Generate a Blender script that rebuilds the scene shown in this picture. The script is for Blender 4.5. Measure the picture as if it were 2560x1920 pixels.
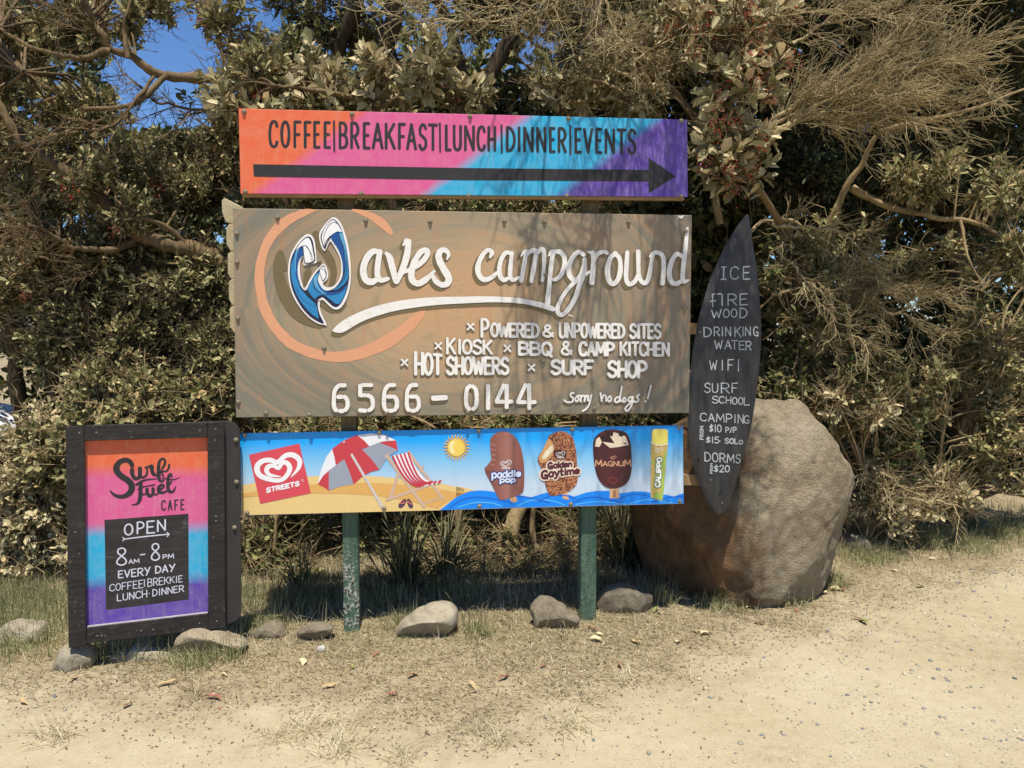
import bpy, bmesh, math, random
import numpy as np
from mathutils import Vector, Matrix
from mathutils.geometry import tessellate_polygon

R = math.radians
sc = bpy.context.scene
for o in list(bpy.data.objects):
    bpy.data.objects.remove(o)

# ------------------------------------------------------------------ camera, sky, sun, exposure
EYE = 1.65
F = 2009.0                      # focal length in photo pixels (photo is 2560 x 1920)
HOR = 820.0
PITCH = math.atan((960 - HOR) / F)
cam_d = bpy.data.cameras.new('camera'); cam = bpy.data.objects.new('camera', cam_d)
sc.collection.objects.link(cam); sc.camera = cam
cam.location = (0, 0, EYE); cam.rotation_euler = (R(90) - PITCH, 0, 0)
cam_d.sensor_width = 36; cam_d.lens = F / 2560 * 36
cam_d.clip_start = 0.05; cam_d.clip_end = 3000

SUN_EL, SUN_AZ = R(70), R(4)   # azimuth measured from straight behind the camera, minus = camera's left
to_sun = Vector((math.sin(SUN_AZ) * math.cos(SUN_EL), -math.cos(SUN_AZ) * math.cos(SUN_EL), math.sin(SUN_EL)))
sun_d = bpy.data.lights.new('sun', 'SUN'); sun = bpy.data.objects.new('sun', sun_d)
sc.collection.objects.link(sun)
sun_d.energy = 5.0; sun_d.angle = R(0.53); sun_d.color = (1.0, 0.955, 0.87)
sun.rotation_euler = to_sun.to_track_quat('Z', 'Y').to_euler(); sun.location = (-3, -8, 12)

world = bpy.data.worlds.new('World'); sc.world = world; world.use_nodes = True
wn = world.node_tree.nodes; wl = world.node_tree.links
bg = wn['Background']
sky = wn.new('ShaderNodeTexSky'); sky.sky_type = 'NISHITA'; sky.sun_disc = False
sky.sun_elevation = SUN_EL
sky.sun_rotation = math.atan2(to_sun.x, to_sun.y)
sky.altitude = 0; sky.air_density = 1.0; sky.dust_density = 0.0; sky.ozone_density = 5.0
tint = wn.new('ShaderNodeMix'); tint.data_type = 'RGBA'; tint.blend_type = 'MULTIPLY'; tint.inputs[0].default_value = 1.0; tint.inputs[7].default_value = (.76, .95, 1.18, 1)
wl.new(sky.outputs[0], tint.inputs[6]); wl.new(tint.outputs[2], bg.inputs[0]); bg.inputs[1].default_value = 0.088
sc.view_settings.view_transform = 'Standard'; sc.view_settings.look = 'None'
sc.view_settings.exposure = 0.46; sc.view_settings.gamma = 1.0; sc.view_settings.use_curve_mapping = False
sc.cycles.max_bounces = 6; sc.cycles.diffuse_bounces = 3; sc.cycles.transparent_max_bounces = 4

# ------------------------------------------------------------------ pixel <-> place helpers
FW = Vector((0, math.cos(PITCH), -math.sin(PITCH))); UP = Vector((0, math.sin(PITCH), math.cos(PITCH)))
CAM = Vector((0, 0, EYE))
def ray(px, py):
    return FW + Vector((1, 0, 0)) * ((px - 1280) / F) + UP * ((960 - py) / F)
def at(px, py, D):
    d = ray(px, py); return CAM + d * (D / d.y)
def gnd(px, py, z=0.0):
    d = ray(px, py); return CAM + d * ((z - EYE) / d.z)
def pxm(D): return D / F        # metres per photo pixel at distance D

class Plane:
    """A sign's own frame: X along the board, Y into the scene, Z up the board."""
    def __init__(s, o, ex, n):
        s.o = Vector(o); s.ex = Vector(ex).normalized(); s.n = Vector(n).normalized()
        s.ez = s.ex.cross(s.n).normalized()
        s.m = Matrix((( s.ex.x, s.n.x, s.ez.x, s.o.x), (s.ex.y, s.n.y, s.ez.y, s.o.y), (s.ex.z, s.n.z, s.ez.z, s.o.z), (0, 0, 0, 1)))
    def loc(s, px, py):
        d = ray(px, py); t = (s.o - CAM).dot(s.n) / d.dot(s.n)
        p = CAM + d * t - s.o
        return (p.dot(s.ex), p.dot(s.ez))
    def mpp(s, px, py):
        a = s.loc(px, py); b = s.loc(px, py + 1); return abs(a[1] - b[1])

# ------------------------------------------------------------------ object helpers
def tag(o, label=None, cat=None, group=None, kind=None):
    if label: o['label'] = label
    if cat: o['category'] = cat
    if group: o['group'] = group
    if kind: o['kind'] = kind
    return o
def empty(name, loc=(0, 0, 0), m=None):
    o = bpy.data.objects.new(name, None); sc.collection.objects.link(o)
    o.empty_display_size = 0.1
    if m is not None: o.matrix_world = m
    else: o.location = loc
    return o
def link(name, me, parent=None, loc=None):
    o = bpy.data.objects.new(name, me); sc.collection.objects.link(o)
    if parent: o.parent = parent
    if loc is not None: o.location = loc
    return o
def mesh_np(name, V, Q=None, T=None, mats=(), smooth=False, mi=None):
    """mesh straight from arrays: quads then triangles"""
    me = bpy.data.meshes.new(name)
    V = np.asarray(V, dtype=np.float32).reshape(-1, 3)
    Q = np.zeros((0, 4), np.int32) if Q is None or len(Q) == 0 else np.asarray(Q, np.int32)
    T = np.zeros((0, 3), np.int32) if T is None or len(T) == 0 else np.asarray(T, np.int32)
    me.vertices.add(len(V)); me.vertices.foreach_set('co', V.ravel())
    li = np.concatenate([Q.ravel(), T.ravel()]).astype(np.int32)
    me.loops.add(len(li)); me.loops.foreach_set('vertex_index', li)
    n = len(Q) + len(T)
    me.polygons.add(n)
    st = np.concatenate([np.arange(len(Q)) * 4, len(Q) * 4 + np.arange(len(T)) * 3]).astype(np.int32)
    me.polygons.foreach_set('loop_start', st)
    if smooth: me.polygons.foreach_set('use_smooth', np.ones(n, bool))
    for m in mats: me.materials.append(m)
    if mi is not None: me.polygons.foreach_set('material_index', np.asarray(mi, np.int32))
    me.update(calc_edges=True); me.validate()
    return me
class MB:
    """collects simple solids for ONE mesh"""
    def __init__(s): s.V = []; s.Fc = []
    def add(s, vs, fs):
        b = len(s.V); s.V += [tuple(v) for v in vs]; s.Fc += [tuple(i + b for i in f) for f in fs]
    def box(s, x0, x1, y0, y1, z0, z1):
        s.add([(x0, y0, z0), (x1, y0, z0), (x1, y1, z0), (x0, y1, z0), (x0, y0, z1), (x1, y0, z1), (x1, y1, z1), (x0, y1, z1)],
              [(0, 3, 2, 1), (4, 5, 6, 7), (0, 1, 5, 4), (1, 2, 6, 5), (2, 3, 7, 6), (3, 0, 4, 7)])
    def prism(s, poly, y0, y1):
        """poly: (u, w) outline, extruded from y0 (front) to y1 (back)"""
        n = len(poly)
        vs = [(u, y0, w) for u, w in poly] + [(u, y1, w) for u, w in poly]
        a = sum(poly[i][0] * poly[(i + 1) % n][1] - poly[(i + 1) % n][0] * poly[i][1] for i in range(n))
        fr = tuple(range(n)); bk = tuple(range(2 * n - 1, n - 1, -1))
        sd = [(i, i + n, (i + 1) % n + n, (i + 1) % n) for i in range(n)]
        if a < 0:
            fr = fr[::-1]; bk = bk[::-1]; sd = [f[::-1] for f in sd]
        s.add(vs, [fr, bk] + sd)
    def lathe(s, prof, c, axis='y', n=14):
        """prof: (radius, along) list"""
        vs = []; fs = []
        for r, a in prof:
            for k in range(n):
                t = 2 * math.pi * k / n; q = (r * math.cos(t), r * math.sin(t))
                v = {'y': (q[0], a, q[1]), 'z': (q[0], q[1], a), 'x': (a, q[0], q[1])}[axis]
                vs.append((c[0] + v[0], c[1] + v[1], c[2] + v[2]))
        for i in range(len(prof) - 1):
            for k in range(n):
                fs.append((i * n + k, i * n + (k + 1) % n, (i + 1) * n + (k + 1) % n, (i + 1) * n + k))
        fs.append(tuple(range(n))[::-1]); fs.append(tuple((len(prof) - 1) * n + k for k in range(n)))
        s.add(vs, fs)
    def build(s, name, m, parent=None, loc=None, bevel=0, smooth=False, seg=2):
        me = bpy.data.meshes.new(name); me.from_pydata(s.V, [], s.Fc)
        bm = bmesh.new(); bm.from_mesh(me)
        bmesh.ops.recalc_face_normals(bm, faces=bm.faces)
        bm.to_mesh(me); bm.free()
        if m: me.materials.append(m)
        if smooth:
            me.polygons.foreach_set('use_smooth', [True] * len(me.polygons))
        o = link(name, me, parent, loc)
        if bevel:
            b = o.modifiers.new('bevel', 'BEVEL'); b.width = bevel; b.segments = seg; b.limit_method = 'ANGLE'; b.angle_limit = R(40)
        return o

# ------------------------------------------------------------------ material helpers
def lin(c):
    """sRGB 0-255 to linear"""
    return tuple(((x / 255) / 12.92 if x / 255 <= 0.04045 else ((x / 255 + 0.055) / 1.055) ** 2.4) for x in c[:3]) + (1,)
class N:
    def __init__(s, name):
        s.m = bpy.data.materials.new(name); s.m.use_nodes = True
        s.t = s.m.node_tree; s.b = s.t.nodes['Principled BSDF']; s.out = s.t.nodes['Material Output']
    def n(s, ty, **kw):
        x = s.t.nodes.new('ShaderNode' + ty)
        for k, v in kw.items():
            if k.startswith('i_'):
                kk = k[2:]; kk = int(kk) if kk.isdigit() else kk.replace('_', ' ')
                x.inputs[kk].default_value = v
            else: setattr(x, k, v)
        return x
    def l(s, a, b): s.t.links.new(a, b); return b
    def obj(s, scale=(1, 1, 1)):
        c = s.n('TexCoord'); mp = s.n('Mapping'); mp.inputs['Scale'].default_value = scale
        s.l(c.outputs['Object'], mp.inputs[0]); return mp.outputs[0]
    def noise(s, vec, sc_, det=4, rough=0.55, dist=0.0, out='Fac'):
        x = s.n('TexNoise'); x.inputs['Scale'].default_value = sc_; x.inputs['Detail'].default_value = det
        x.inputs['Roughness'].default_value = rough; x.inputs['Distortion'].default_value = dist
        if vec is not None: s.l(vec, x.inputs['Vector'])
        return x.outputs[out]
    def ramp(s, fac, stops, interp='LINEAR'):
        x = s.n('ValToRGB'); x.color_ramp.interpolation = interp
        e = x.color_ramp.elements
        while len(e) < len(stops): e.new(0.5)
        for el, (p, c) in zip(e, stops):
            el.position = p; el.color = c if len(c) == 4 else tuple(c) + (1,)
        s.l(fac, x.inputs[0]); return x.outputs[0]
    def mix(s, fac, a, b, mode='MIX'):
        x = s.n('Mix', data_type='RGBA', blend_type=mode)
        for v, i in ((fac, 0), (a, 6), (b, 7)):
            if hasattr(v, 'is_linked'): s.l(v, x.inputs[i])
            else: x.inputs[i].default_value = v
        return x.outputs[2]
    def math(s, op, a, b=0.0, clamp=False):
        x = s.n('Math', operation=op); x.use_clamp = clamp
        for v, i in ((a, 0), (b, 1)):
            if hasattr(v, 'is_linked'): s.l(v, x.inputs[i])
            else: x.inputs[i].default_value = v
        return x.outputs[0]
    def bump(s, h, strength=0.3, dist=0.01):
        x = s.n('Bump'); x.inputs['Strength'].default_value = strength; x.inputs['Distance'].default_value = dist
        s.l(h, x.inputs['Height']); s.l(x.outputs[0], s.b.inputs['Normal'])
    def col(s, c):
        if hasattr(c, 'is_linked'): s.l(c, s.b.inputs['Base Color'])
        else: s.b.inputs['Base Color'].default_value = c
    def rough(s, r, spec=None):
        s.b.inputs['Roughness'].default_value = r
        if spec is not None: s.b.inputs['Specular IOR Level'].default_value = spec
g4 = lambda v: (v, v, v, 1)
def mulc(c, k): return tuple(min(1, x * k) for x in c[:3]) + (1,)
def plain(name, srgb, k=0.82, var=0.12, rough=0.55, scale=9.0, bump=0.0, spec=0.3, metal=0.0, fine=60.0):
    """an evenly painted or weathered surface with slight uneven wear"""
    m = N(name); c = mulc(lin(srgb), k); v = m.obj()
    f = m.noise(v, scale, 5, 0.6); f2 = m.noise(v, fine, 3, 0.6)
    ff = m.math('ADD', m.math('MULTIPLY', f, 0.65), m.math('MULTIPLY', f2, 0.35))
    m.col(m.ramp(ff, [(0.25, mulc(c, 1 - var)), (0.75, mulc(c, 1 + var))]))
    m.rough(rough, spec); m.b.inputs['Metallic'].default_value = metal
    if bump: m.bump(ff, bump, 0.004)
    return m.m

# ------------------------------------------------------------------ painted lettering and flat artwork
def catmull(P, n=6, closed=False):
    P = [np.array(p, float) for p in P]
    if len(P) < 3: return P
    out = []; m = len(P)
    for i in range(m if closed else m - 1):
        p1 = P[i]; p2 = P[(i + 1) % m]
        p0 = P[(i - 1) % m] if (closed or i > 0) else p1 * 2 - p2
        p3 = P[(i + 2) % m] if (closed or i + 2 < m) else p2 * 2 - p1
        for k in range(n):
            t = k / n
            out.append(0.5 * (2 * p1 + (p2 - p0) * t + (2 * p0 - 5 * p1 + 4 * p2 - p3) * t * t + (3 * p1 - p0 - 3 * p2 + p3) * t ** 3))
    if not closed: out.append(P[-1])
    return out
class Paint:
    """flat paint laid on a sign: strokes and filled shapes, traced in photo pixels and carried onto the board"""
    rng = random.Random(5)
    def __init__(s, pl, off, front=None): s.pl = pl; s.off = off; s.V = []; s.Fc = []; s.k = 0; s.front = front
    def _y(s):
        s.k += 1; return -(s.off + s.k * 0.000012)
    def _v(s, u, y, w):
        if s.front: y += s.front(u, w)
        s.V.append((u, y, w)); return len(s.V) - 1
    def stroke(s, pts, w, smooth=True, closed=False, cap=True, n=5, jit=0.06, tip=None):
        """pts: (px, py[, width px]); w: width in photo px"""
        Q = [tuple(s.pl.loc(p[0], p[1])) + ((p[2] if len(p) > 2 else w) * s.pl.mpp(p[0], p[1]) * 0.5,) for p in pts]
        if smooth: Q = catmull(Q, n, closed)
        Q = [np.array(q, float) for q in Q]
        if closed: Q = Q + [Q[0]]
        m = len(Q); nr = []
        for i in range(m):
            a = Q[max(i - 1, 0)]; b = Q[min(i + 1, m - 1)]
            if closed and (i == 0 or i == m - 1): a = Q[-2]; b = Q[1]
            d = b[:2] - a[:2]; L = np.hypot(*d) or 1e-9
            nr.append(np.array((-d[1] / L, d[0] / L)))
        y = s._y(); ids = []
        wob = 1.0
        for i in range(m):
            wob = 0.6 * wob + 0.4 * (1 + s.rng.uniform(-jit, jit) * 2)
            h = Q[i][2] * (1 if jit == 0 else wob)
            yy = y - i * 0.0000012
            ids.append((s._v(Q[i][0] + nr[i][0] * h, yy, Q[i][1] + nr[i][1] * h), s._v(Q[i][0] - nr[i][0] * h, yy, Q[i][1] - nr[i][1] * h)))
        for i in range(m - 1):
            s.Fc.append((ids[i][0], ids[i][1], ids[i + 1][1], ids[i + 1][0]))
        if cap and not closed:
            for e, sg in ((0, 1), (m - 1, -1)):
                t = np.array((nr[e][1], -nr[e][0])) * -sg; h = Q[e][2]
                arc = [ids[e][0]]
                yy = s.V[ids[e][0]][1] - (s.front(Q[e][0], Q[e][1]) if s.front else 0)
                for a in (45, 90, 135):
                    c_, s_ = math.cos(R(a)), math.sin(R(a))
                    p = Q[e][:2] + nr[e] * h * c_ + t * h * s_ * 0.85
                    arc.append(s._v(p[0], yy, p[1]))
                arc.append(ids[e][1])
                s.Fc.append(tuple(arc if sg > 0 else arc[::-1]))
        return s
    def fill(s, pts, smooth=False, n=5):
        if smooth: pts = [tuple(p) for p in catmull(pts, n, True)]
        L = [s.pl.loc(*p[:2]) for p in pts]
        y = s._y(); b = [s._v(u, y, w) for u, w in L]
        for t in tessellate_polygon([[Vector((u, w, 0)) for u, w in L]]):
            t = [b[i] for i in t]
            (x0, _, z0), (x1, _, z1), (x2, _, z2) = (s.V[i] for i in t)
            if (x1 - x0) * (z2 - z0) - (x2 - x0) * (z1 - z0) < 0: t = t[::-1]
            s.Fc.append(tuple(t))
        return s
    def disc(s, cx, cy, rx, ry=None, n=28):
        ry = ry or rx
        return s.fill([(cx + rx * math.cos(2 * math.pi * k / n), cy + ry * math.sin(2 * math.pi * k / n)) for k in range(n)])
    def build(s, name, m, parent):
        me = bpy.data.meshes.new(name); me.from_pydata(s.V, [], s.Fc); me.materials.append(m)
        return link(name, me, parent)
def Z(ox, oy, k):
    """coordinates read in an enlarged crop -> photo pixels"""
    return lambda pts: [(ox + p[0] / k, oy + p[1] / k) + ((p[2] / k,) if len(p) > 2 else ()) for p in pts]

# one-line alphabet: (smooth?, points) in a unit box, y up
G = {
'A': [(0, [(0, 0), (.5, 1)]), (0, [(.5, 1), (1, 0)]), (0, [(.2, .34), (.8, .34)])],
'B': [(0, [(.03, 0), (.03, 1)]), (1, [(0, 1), (.55, .99), (.88, .85), (.82, .62), (.5, .53), (.05, .52)]), (1, [(.4, .53), (.85, .46), (1, .25), (.85, .06), (.45, 0), (0, 0)])],
'C': [(1, [(1, .8), (.85, .96), (.5, 1), (.15, .87), (0, .5), (.13, .13), (.5, 0), (.86, .05), (1, .2)])],
'D': [(0, [(.03, 0), (.03, 1)]), (1, [(0, 1), (.5, .95), (.88, .75), (1, .48), (.88, .22), (.5, .03), (0, 0)])],
'E': [(0, [(.03, 0), (.03, 1)]), (0, [(0, 1), (.95, 1)]), (0, [(0, .52), (.8, .52)]), (0, [(0, 0), (1, 0)])],
'F': [(0, [(.03, 0), (.03, 1)]), (0, [(0, 1), (1, 1)]), (0, [(0, .5), (.8, .5)])],
'G': [(1, [(.95, .85), (.75, .98), (.45, 1), (.12, .85), (0, .5), (.12, .14), (.5, 0), (.85, .08), (1, .38)]), (0, [(.55, .4), (1.08, .4)]), (0, [(1, .4), (.98, -.05)])],
'H': [(0, [(.03, 0), (.03, 1)]), (0, [(.97, 0), (.97, 1)]), (0, [(0, .48), (1, .48)])],
'I': [(0, [(.5, 0), (.5, 1)])],
'K': [(0, [(.03, 0), (.03, 1)]), (0, [(.95, 1), (.05, .42)]), (0, [(.3, .6), (1, 0)])],
'L': [(0, [(.03, 1), (.03, 0)]), (0, [(0, 0), (1, 0)])],
'M': [(0, [(0, 0), (.1, 1)]), (0, [(.1, 1), (.5, .25)]), (0, [(.5, .25), (.9, 1)]), (0, [(.9, 1), (1, 0)])],
'N': [(0, [(.03, 0), (.03, 1)]), (0, [(.03, 1), (.97, 0)]), (0, [(.97, 0), (.97, 1)])],
'O': [(2, [(.5, 1), (.13, .85), (0, .5), (.13, .15), (.5, 0), (.87, .15), (1, .5), (.87, .85)])],
'P': [(0, [(.03, 0), (.03, 1)]), (1, [(0, 1), (.6, .99), (.97, .8), (.9, .56), (.5, .45), (.05, .45)])],
'Q': [(2, [(.5, 1), (.13, .85), (0, .5), (.13, .15), (.5, 0), (.87, .15), (1, .5), (.87, .85)]), (0, [(.6, .25), (1.02, -.1)])],
'R': [(0, [(.03, 0), (.03, 1)]), (1, [(0, 1), (.6, .99), (.93, .8), (.85, .58), (.5, .48), (.05, .47)]), (0, [(.42, .47), (1, 0)])],
'S': [(1, [(.93, .84), (.72, .98), (.4, 1), (.08, .84), (.12, .62), (.5, .51), (.88, .38), (.93, .15), (.62, .01), (.28, .01), (0, .17)])],
'T': [(0, [(.5, 0), (.5, 1)]), (0, [(0, 1), (1, 1)])],
'U': [(1, [(.03, 1), (.03, .4), (.12, .1), (.5, 0), (.88, .1), (.97, .4), (.97, 1)])],
'V': [(0, [(0, 1), (.5, 0)]), (0, [(.5, 0), (1, 1)])],
'W': [(0, [(0, 1), (.25, 0)]), (0, [(.25, 0), (.52, .75)]), (0, [(.52, .75), (.76, 0)]), (0, [(.76, 0), (1, 1)])],
'X': [(0, [(0, 0), (1, 1)]), (0, [(0, 1), (1, 0)])],
'Y': [(0, [(0, 1), (.5, .5)]), (0, [(1, 1), (.3, 0)])],
'0': [(2, [(.5, 1), (.13, .85), (0, .5), (.13, .15), (.5, 0), (.87, .15), (1, .5), (.87, .85)])],
'1': [(0, [(.5, 0), (.5, 1)])],
'2': [(1, [(.05, .78), (.3, 1), (.75, .97), (.9, .7), (.5, .32), (0, 0)]), (0, [(0, 0), (1, 0)])],
'5': [(0, [(.95, 1), (.15, 1)]), (0, [(.15, 1), (.08, .58)]), (1, [(.08, .58), (.55, .62), (.95, .42), (.9, .12), (.5, 0), (0, .08)])],
'8': [(2, [(.5, .54), (.12, .72), (.15, .92), (.5, 1), (.85, .92), (.88, .72), (.5, .54), (.05, .3), (.05, .1), (.5, 0), (.95, .1), (.95, .3)])],
'&': [(1, [(1, .3), (.7, .03), (.3, 0), (.02, .18), (.12, .42), (.62, .68), (.65, .92), (.4, 1), (.2, .85), (.3, .62), (1, 0)])],
'$': [(1, [(.93, .78), (.6, .88), (.2, .78), (.2, .58), (.5, .5), (.85, .4), (.85, .18), (.4, .1), (.02, .2)]), (0, [(.45, -.02), (.58, 1.05)])],
'-': [(0, [(0, .45), (1, .5)])], '/': [(0, [(.1, 0), (.9, 1)])], '.': [(0, [(.45, .03), (.55, .03)])], '|': [(0, [(.5, 0), (.5, 1)])], '*': [(0, [(.3, .5), (.7, .5)])],
'a': [(2, [(.9, .35), (.75, .6), (.4, .66), (.08, .45), (.05, .2), (.3, 0), (.65, .05), (.88, .2)]), (0, [(.92, .64), (.92, .0)])],
'd': [(2, [(.9, .35), (.75, .6), (.4, .66), (.08, .45), (.05, .2), (.3, 0), (.65, .05), (.88, .2)]), (0, [(.92, 1), (.92, .0)])],
'e': [(1, [(.08, .32), (.9, .36), (.8, .6), (.45, .68), (.08, .48), (.05, .2), (.35, 0), (.9, .1)])],
'l': [(0, [(.5, 1), (.5, 0)])],
'm': [(0, [(.05, 0), (.05, .66)]), (1, [(.05, .5), (.3, .66), (.48, .5), (.48, 0)]), (1, [(.5, .5), (.75, .66), (.95, .5), (.95, 0)])],
'n': [(0, [(.08, 0), (.08, .66)]), (1, [(.08, .48), (.5, .67), (.9, .5), (.92, 0)])],
'o': [(2, [(.5, .67), (.1, .52), (.03, .3), (.2, .05), (.5, 0), (.85, .08), (.97, .33), (.85, .56)])],
'p': [(0, [(.08, .66), (.08, -.3)]), (2, [(.1, .35), (.3, .62), (.65, .66), (.95, .42), (.9, .15), (.6, 0), (.25, .08)])],
't': [(1, [(.4, .95), (.38, .3), (.5, .02), (.9, .05)]), (0, [(.02, .64), (.9, .64)])],
'i': [(0, [(.5, 0), (.5, .64)]), (0, [(.45, .9), (.55, .9)])],
'y': [(0, [(.05, .66), (.5, .05)]), (1, [(.95, .66), (.55, .02), (.3, -.3), (0, -.3)])],
}
WID = {'I': .3, '1': .35, '|': .25, ' ': .7, 'W': 1.2, 'M': 1.15, '-': .6, '.': .2, '*': .4, 'l': .3, 'i': .3, 'm': 1.25, 't': .6, '/': .6, 'E': .75, 'F': .75, 'L': .75}
def glyph(P, ch, x0, x1, top, bot, w, shift=(0, 0), slant=0.0, taper=0):
    """top, bot: functions px x -> px y"""
    for kind, pts in G.get(ch, ()):
        Q = []
        for gx, gy in pts:
            x = x0 + (x1 - x0) * gx
            yt, yb = top(x), bot(x)
            Q.append((x + slant * gy * (yb - yt) + shift[0], yb + (yt - yb) * gy + shift[1]))
        P.stroke(Q, w, smooth=kind > 0, closed=kind == 2, n=4)
def line2(xa, ya, xb, yb): return lambda x: ya + (yb - ya) * (x - xa) / (xb - xa)
def words(P, text, x0, x1, t0, t1, b0, b1, w, shift=(0, 0), gap=.28, slant=0.0):
    """spread a line of text between x0 and x1; t0/t1 top y at the ends, b0/b1 base y at the ends"""
    ws = [WID.get(c, .85) for c in text]; tot = sum(ws) + gap * (len(text) - 1); x = x0; k = (x1 - x0) / tot
    for c, a in zip(text, ws):
        glyph(P, c, x, x + a * k, line2(x0, t0, x1, t1), line2(x0, b0, x1, b1), w, shift, slant); x += (a + gap) * k
# ================================================================== SIGNS
YAW = R(6.0)
EX = Vector((math.cos(YAW), math.sin(YAW), 0)); NN = Vector((-math.sin(YAW), math.cos(YAW), 0))
POST0 = gnd(879, 1578)
def plane_off(off, yaw=None, px=None):
    o = POST0 - NN * off; o.z = 1.5
    return Plane(o, EX, NN)
PL_POST = plane_off(0.0)
PL_MAIN = plane_off(0.098); PL_TOP = plane_off(0.095)
# the ice cream board hangs a little behind the big board and is turned a touch less
_a = R(5.6); PL_ICE = Plane(POST0 - NN * 0.054 + Vector((0, 0, -0.4)), (math.cos(_a), math.sin(_a), 0), (-math.sin(_a), math.cos(_a), 0))

def bolt_mesh():
    m = MB(); m.lathe([(.0125, 0), (.0125, -.003), (.0095, -.0035), (.0092, -.009), (.006, -.0125), (.001, -.0135)], (0, 0, 0), 'y', 10)
    me = bpy.data.meshes.new('bolt'); me.from_pydata(m.V, [], m.Fc)
    bm = bmesh.new(); bm.from_mesh(me); bmesh.ops.recalc_face_normals(bm, faces=bm.faces); bm.to_mesh(me); bm.free()
    me.materials.append(plain('galvanised_bolt', (150, 138, 116), .7, .25, .5, 40, metal=.2)); return me
BOLT = bolt_mesh()
def bolts(pl, parent, pts, y=-0.0):
    for p in pts:
        u, w = pl.loc(*p); b = link('bolt', BOLT, parent, (u, y, w))

# ---- materials of the painted boards
def spray_mat(name, pl, stops, slope, soft, wob=.03, streak=0.0):
    """spray-painted bands; stops: photo x (at y = 385) or local coordinate, colour"""
    m = N(name); c = m.n('TexCoord'); sp = m.n('SeparateXYZ'); m.l(c.outputs['Object'], sp.inputs[0])
    t = m.math('ADD', m.math('MULTIPLY', sp.outputs[0], slope[0]), m.math('MULTIPLY', sp.outputs[2], slope[1]))
    nz = m.noise(c.outputs['Object'], 5.0, 3, .5); nf = m.noise(c.outputs['Object'], 70, 2, .5)
    t = m.math('ADD', t, m.math('MULTIPLY', m.math('SUBTRACT', nz, .5), wob * 2))
    t = m.math('ADD', t, m.math('MULTIPLY', m.math('SUBTRACT', nf, .5), soft * .35))
    lo, hi = stops[0][0] - .3, stops[-1][0] + .3
    mr = m.n('MapRange'); mr.inputs[1].default_value = lo; mr.inputs[2].default_value = hi; m.l(t, mr.inputs[0])
    el = []
    for i, (p, a, b) in enumerate(stops):
        el += [((p - soft - lo) / (hi - lo), a), ((p + soft - lo) / (hi - lo), b)]
    col = m.ramp(mr.outputs[0], el)
    v = m.obj((6, 6, 6)); wear = m.noise(v, 3.0, 6, .65)
    col = m.mix(m.ramp(wear, [(.35, g4(0)), (.85, g4(.2))]), col, lin((205, 190, 165)))
    drip = m.noise(m.obj((26, 1, 1.4)), 2.4, 4, .65); col = m.mix(m.ramp(drip, [(.54, g4(0)), (.74, g4(.2))]), col, lin((196, 178, 150)))
    spk = m.noise(m.obj(), 160, 2, .5); col = m.mix(m.ramp(spk, [(.70, g4(0)), (.74, g4(.55))]), col, lin((222, 206, 186)))
    m.col(col); m.rough(.5, .25)
    m.bump(m.noise(m.obj((1, 1, 1)), 90, 3, .5), .06, .003)
    return m.m
def C(r, g, b, k=.8): return mulc(lin((r, g, b)), k)

def hand_paint(name, srgb, under):
    m = N(name); v = m.obj((1, 1, 1)); a_ = m.noise(m.obj((5, 1, 30)), 3.0, 5, .65, .6); b_ = m.noise(v, 28, 4, .65); c_ = m.noise(v, 150, 3, .6)
    k_ = m.math('ADD', m.math('MULTIPLY', a_, .5), m.math('ADD', m.math('MULTIPLY', b_, .3), m.math('MULTIPLY', c_, .2)))
    m.col(m.ramp(k_, [(.3, C(*under, .84)), (.47, mulc(lin(srgb), .8)), (.7, mulc(lin(srgb), .87))])); m.rough(.55, .25); m.bump(k_, .15, .003); return m.m
black_paint = hand_paint('black_sign_paint', (54, 51, 51), (80, 72, 72))
timber_raw = plain('weathered_timber', (172, 140, 98), .7, .3, .8, 12, .25)

# ---- 1. coffee and arrow board
root = empty('painted_sign', m=PL_TOP.m)
tag(root, 'long spray-painted board in orange, pink, cyan and purple with black words above a black arrow', 'sign')
cs = [(596.3, 271.2), (1718, 298.8), (1719.7, 492.3), (601.2, 483.9)]
L = [PL_TOP.loc(*p) for p in cs]
def ux(px): return PL_TOP.loc(px, 385)
S_ = -1.3
tt = lambda px: ux(px)[0] + S_ * ux(px)[1]
OR, PK, CY, PU = C(236, 106, 62), C(226, 92, 150), C(36, 176, 220), C(98, 70, 168)
m = MB(); m.prism(L, 0, .012)
m.build('board', spray_mat('spray_paint_bands', PL_TOP, [(tt(770), OR, PK), (tt(1195), PK, CY), (tt(1530), CY, PU)], (1, S_), .045, .035), root, bevel=.002)
fr = MB()
u0, u1 = L[0][0] + .004, L[1][0] - .004
wb = lambda u: L[3][1] + (L[2][1] - L[3][1]) * (u - L[3][0]) / (L[2][0] - L[3][0])
wt = lambda u: L[0][1] + (L[1][1] - L[0][1]) * (u - L[0][0]) / (L[1][0] - L[0][0])
fr.prism([(u0, wb(u0) - .014), (u1, wb(u1) - .016), (u1, wb(u1) + .05), (u0, wb(u0) + .05)], .0125, .05)
fr.prism([(u0, wt(u0) - .055), (u1, wt(u1) - .055), (u1, wt(u1) - .003), (u0, wt(u0) - .003)], .0125, .05)
fr.build('batten', timber_raw, root, bevel=.003)
P = Paint(PL_TOP, .001)
a = Z(580, 250, 3.686); b = Z(1160, 250, 3.686)
top = lambda x: np.interp(x, [672, 1084.6, 1173.6, 1580.5], [303.4, 312.4, 316.5, 325.4])
bot = lambda x: np.interp(x, [683, 973.4, 1122.6, 1173.6, 1567], [366.7, 370.7, 374.8, 374.8, 382.9])
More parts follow.
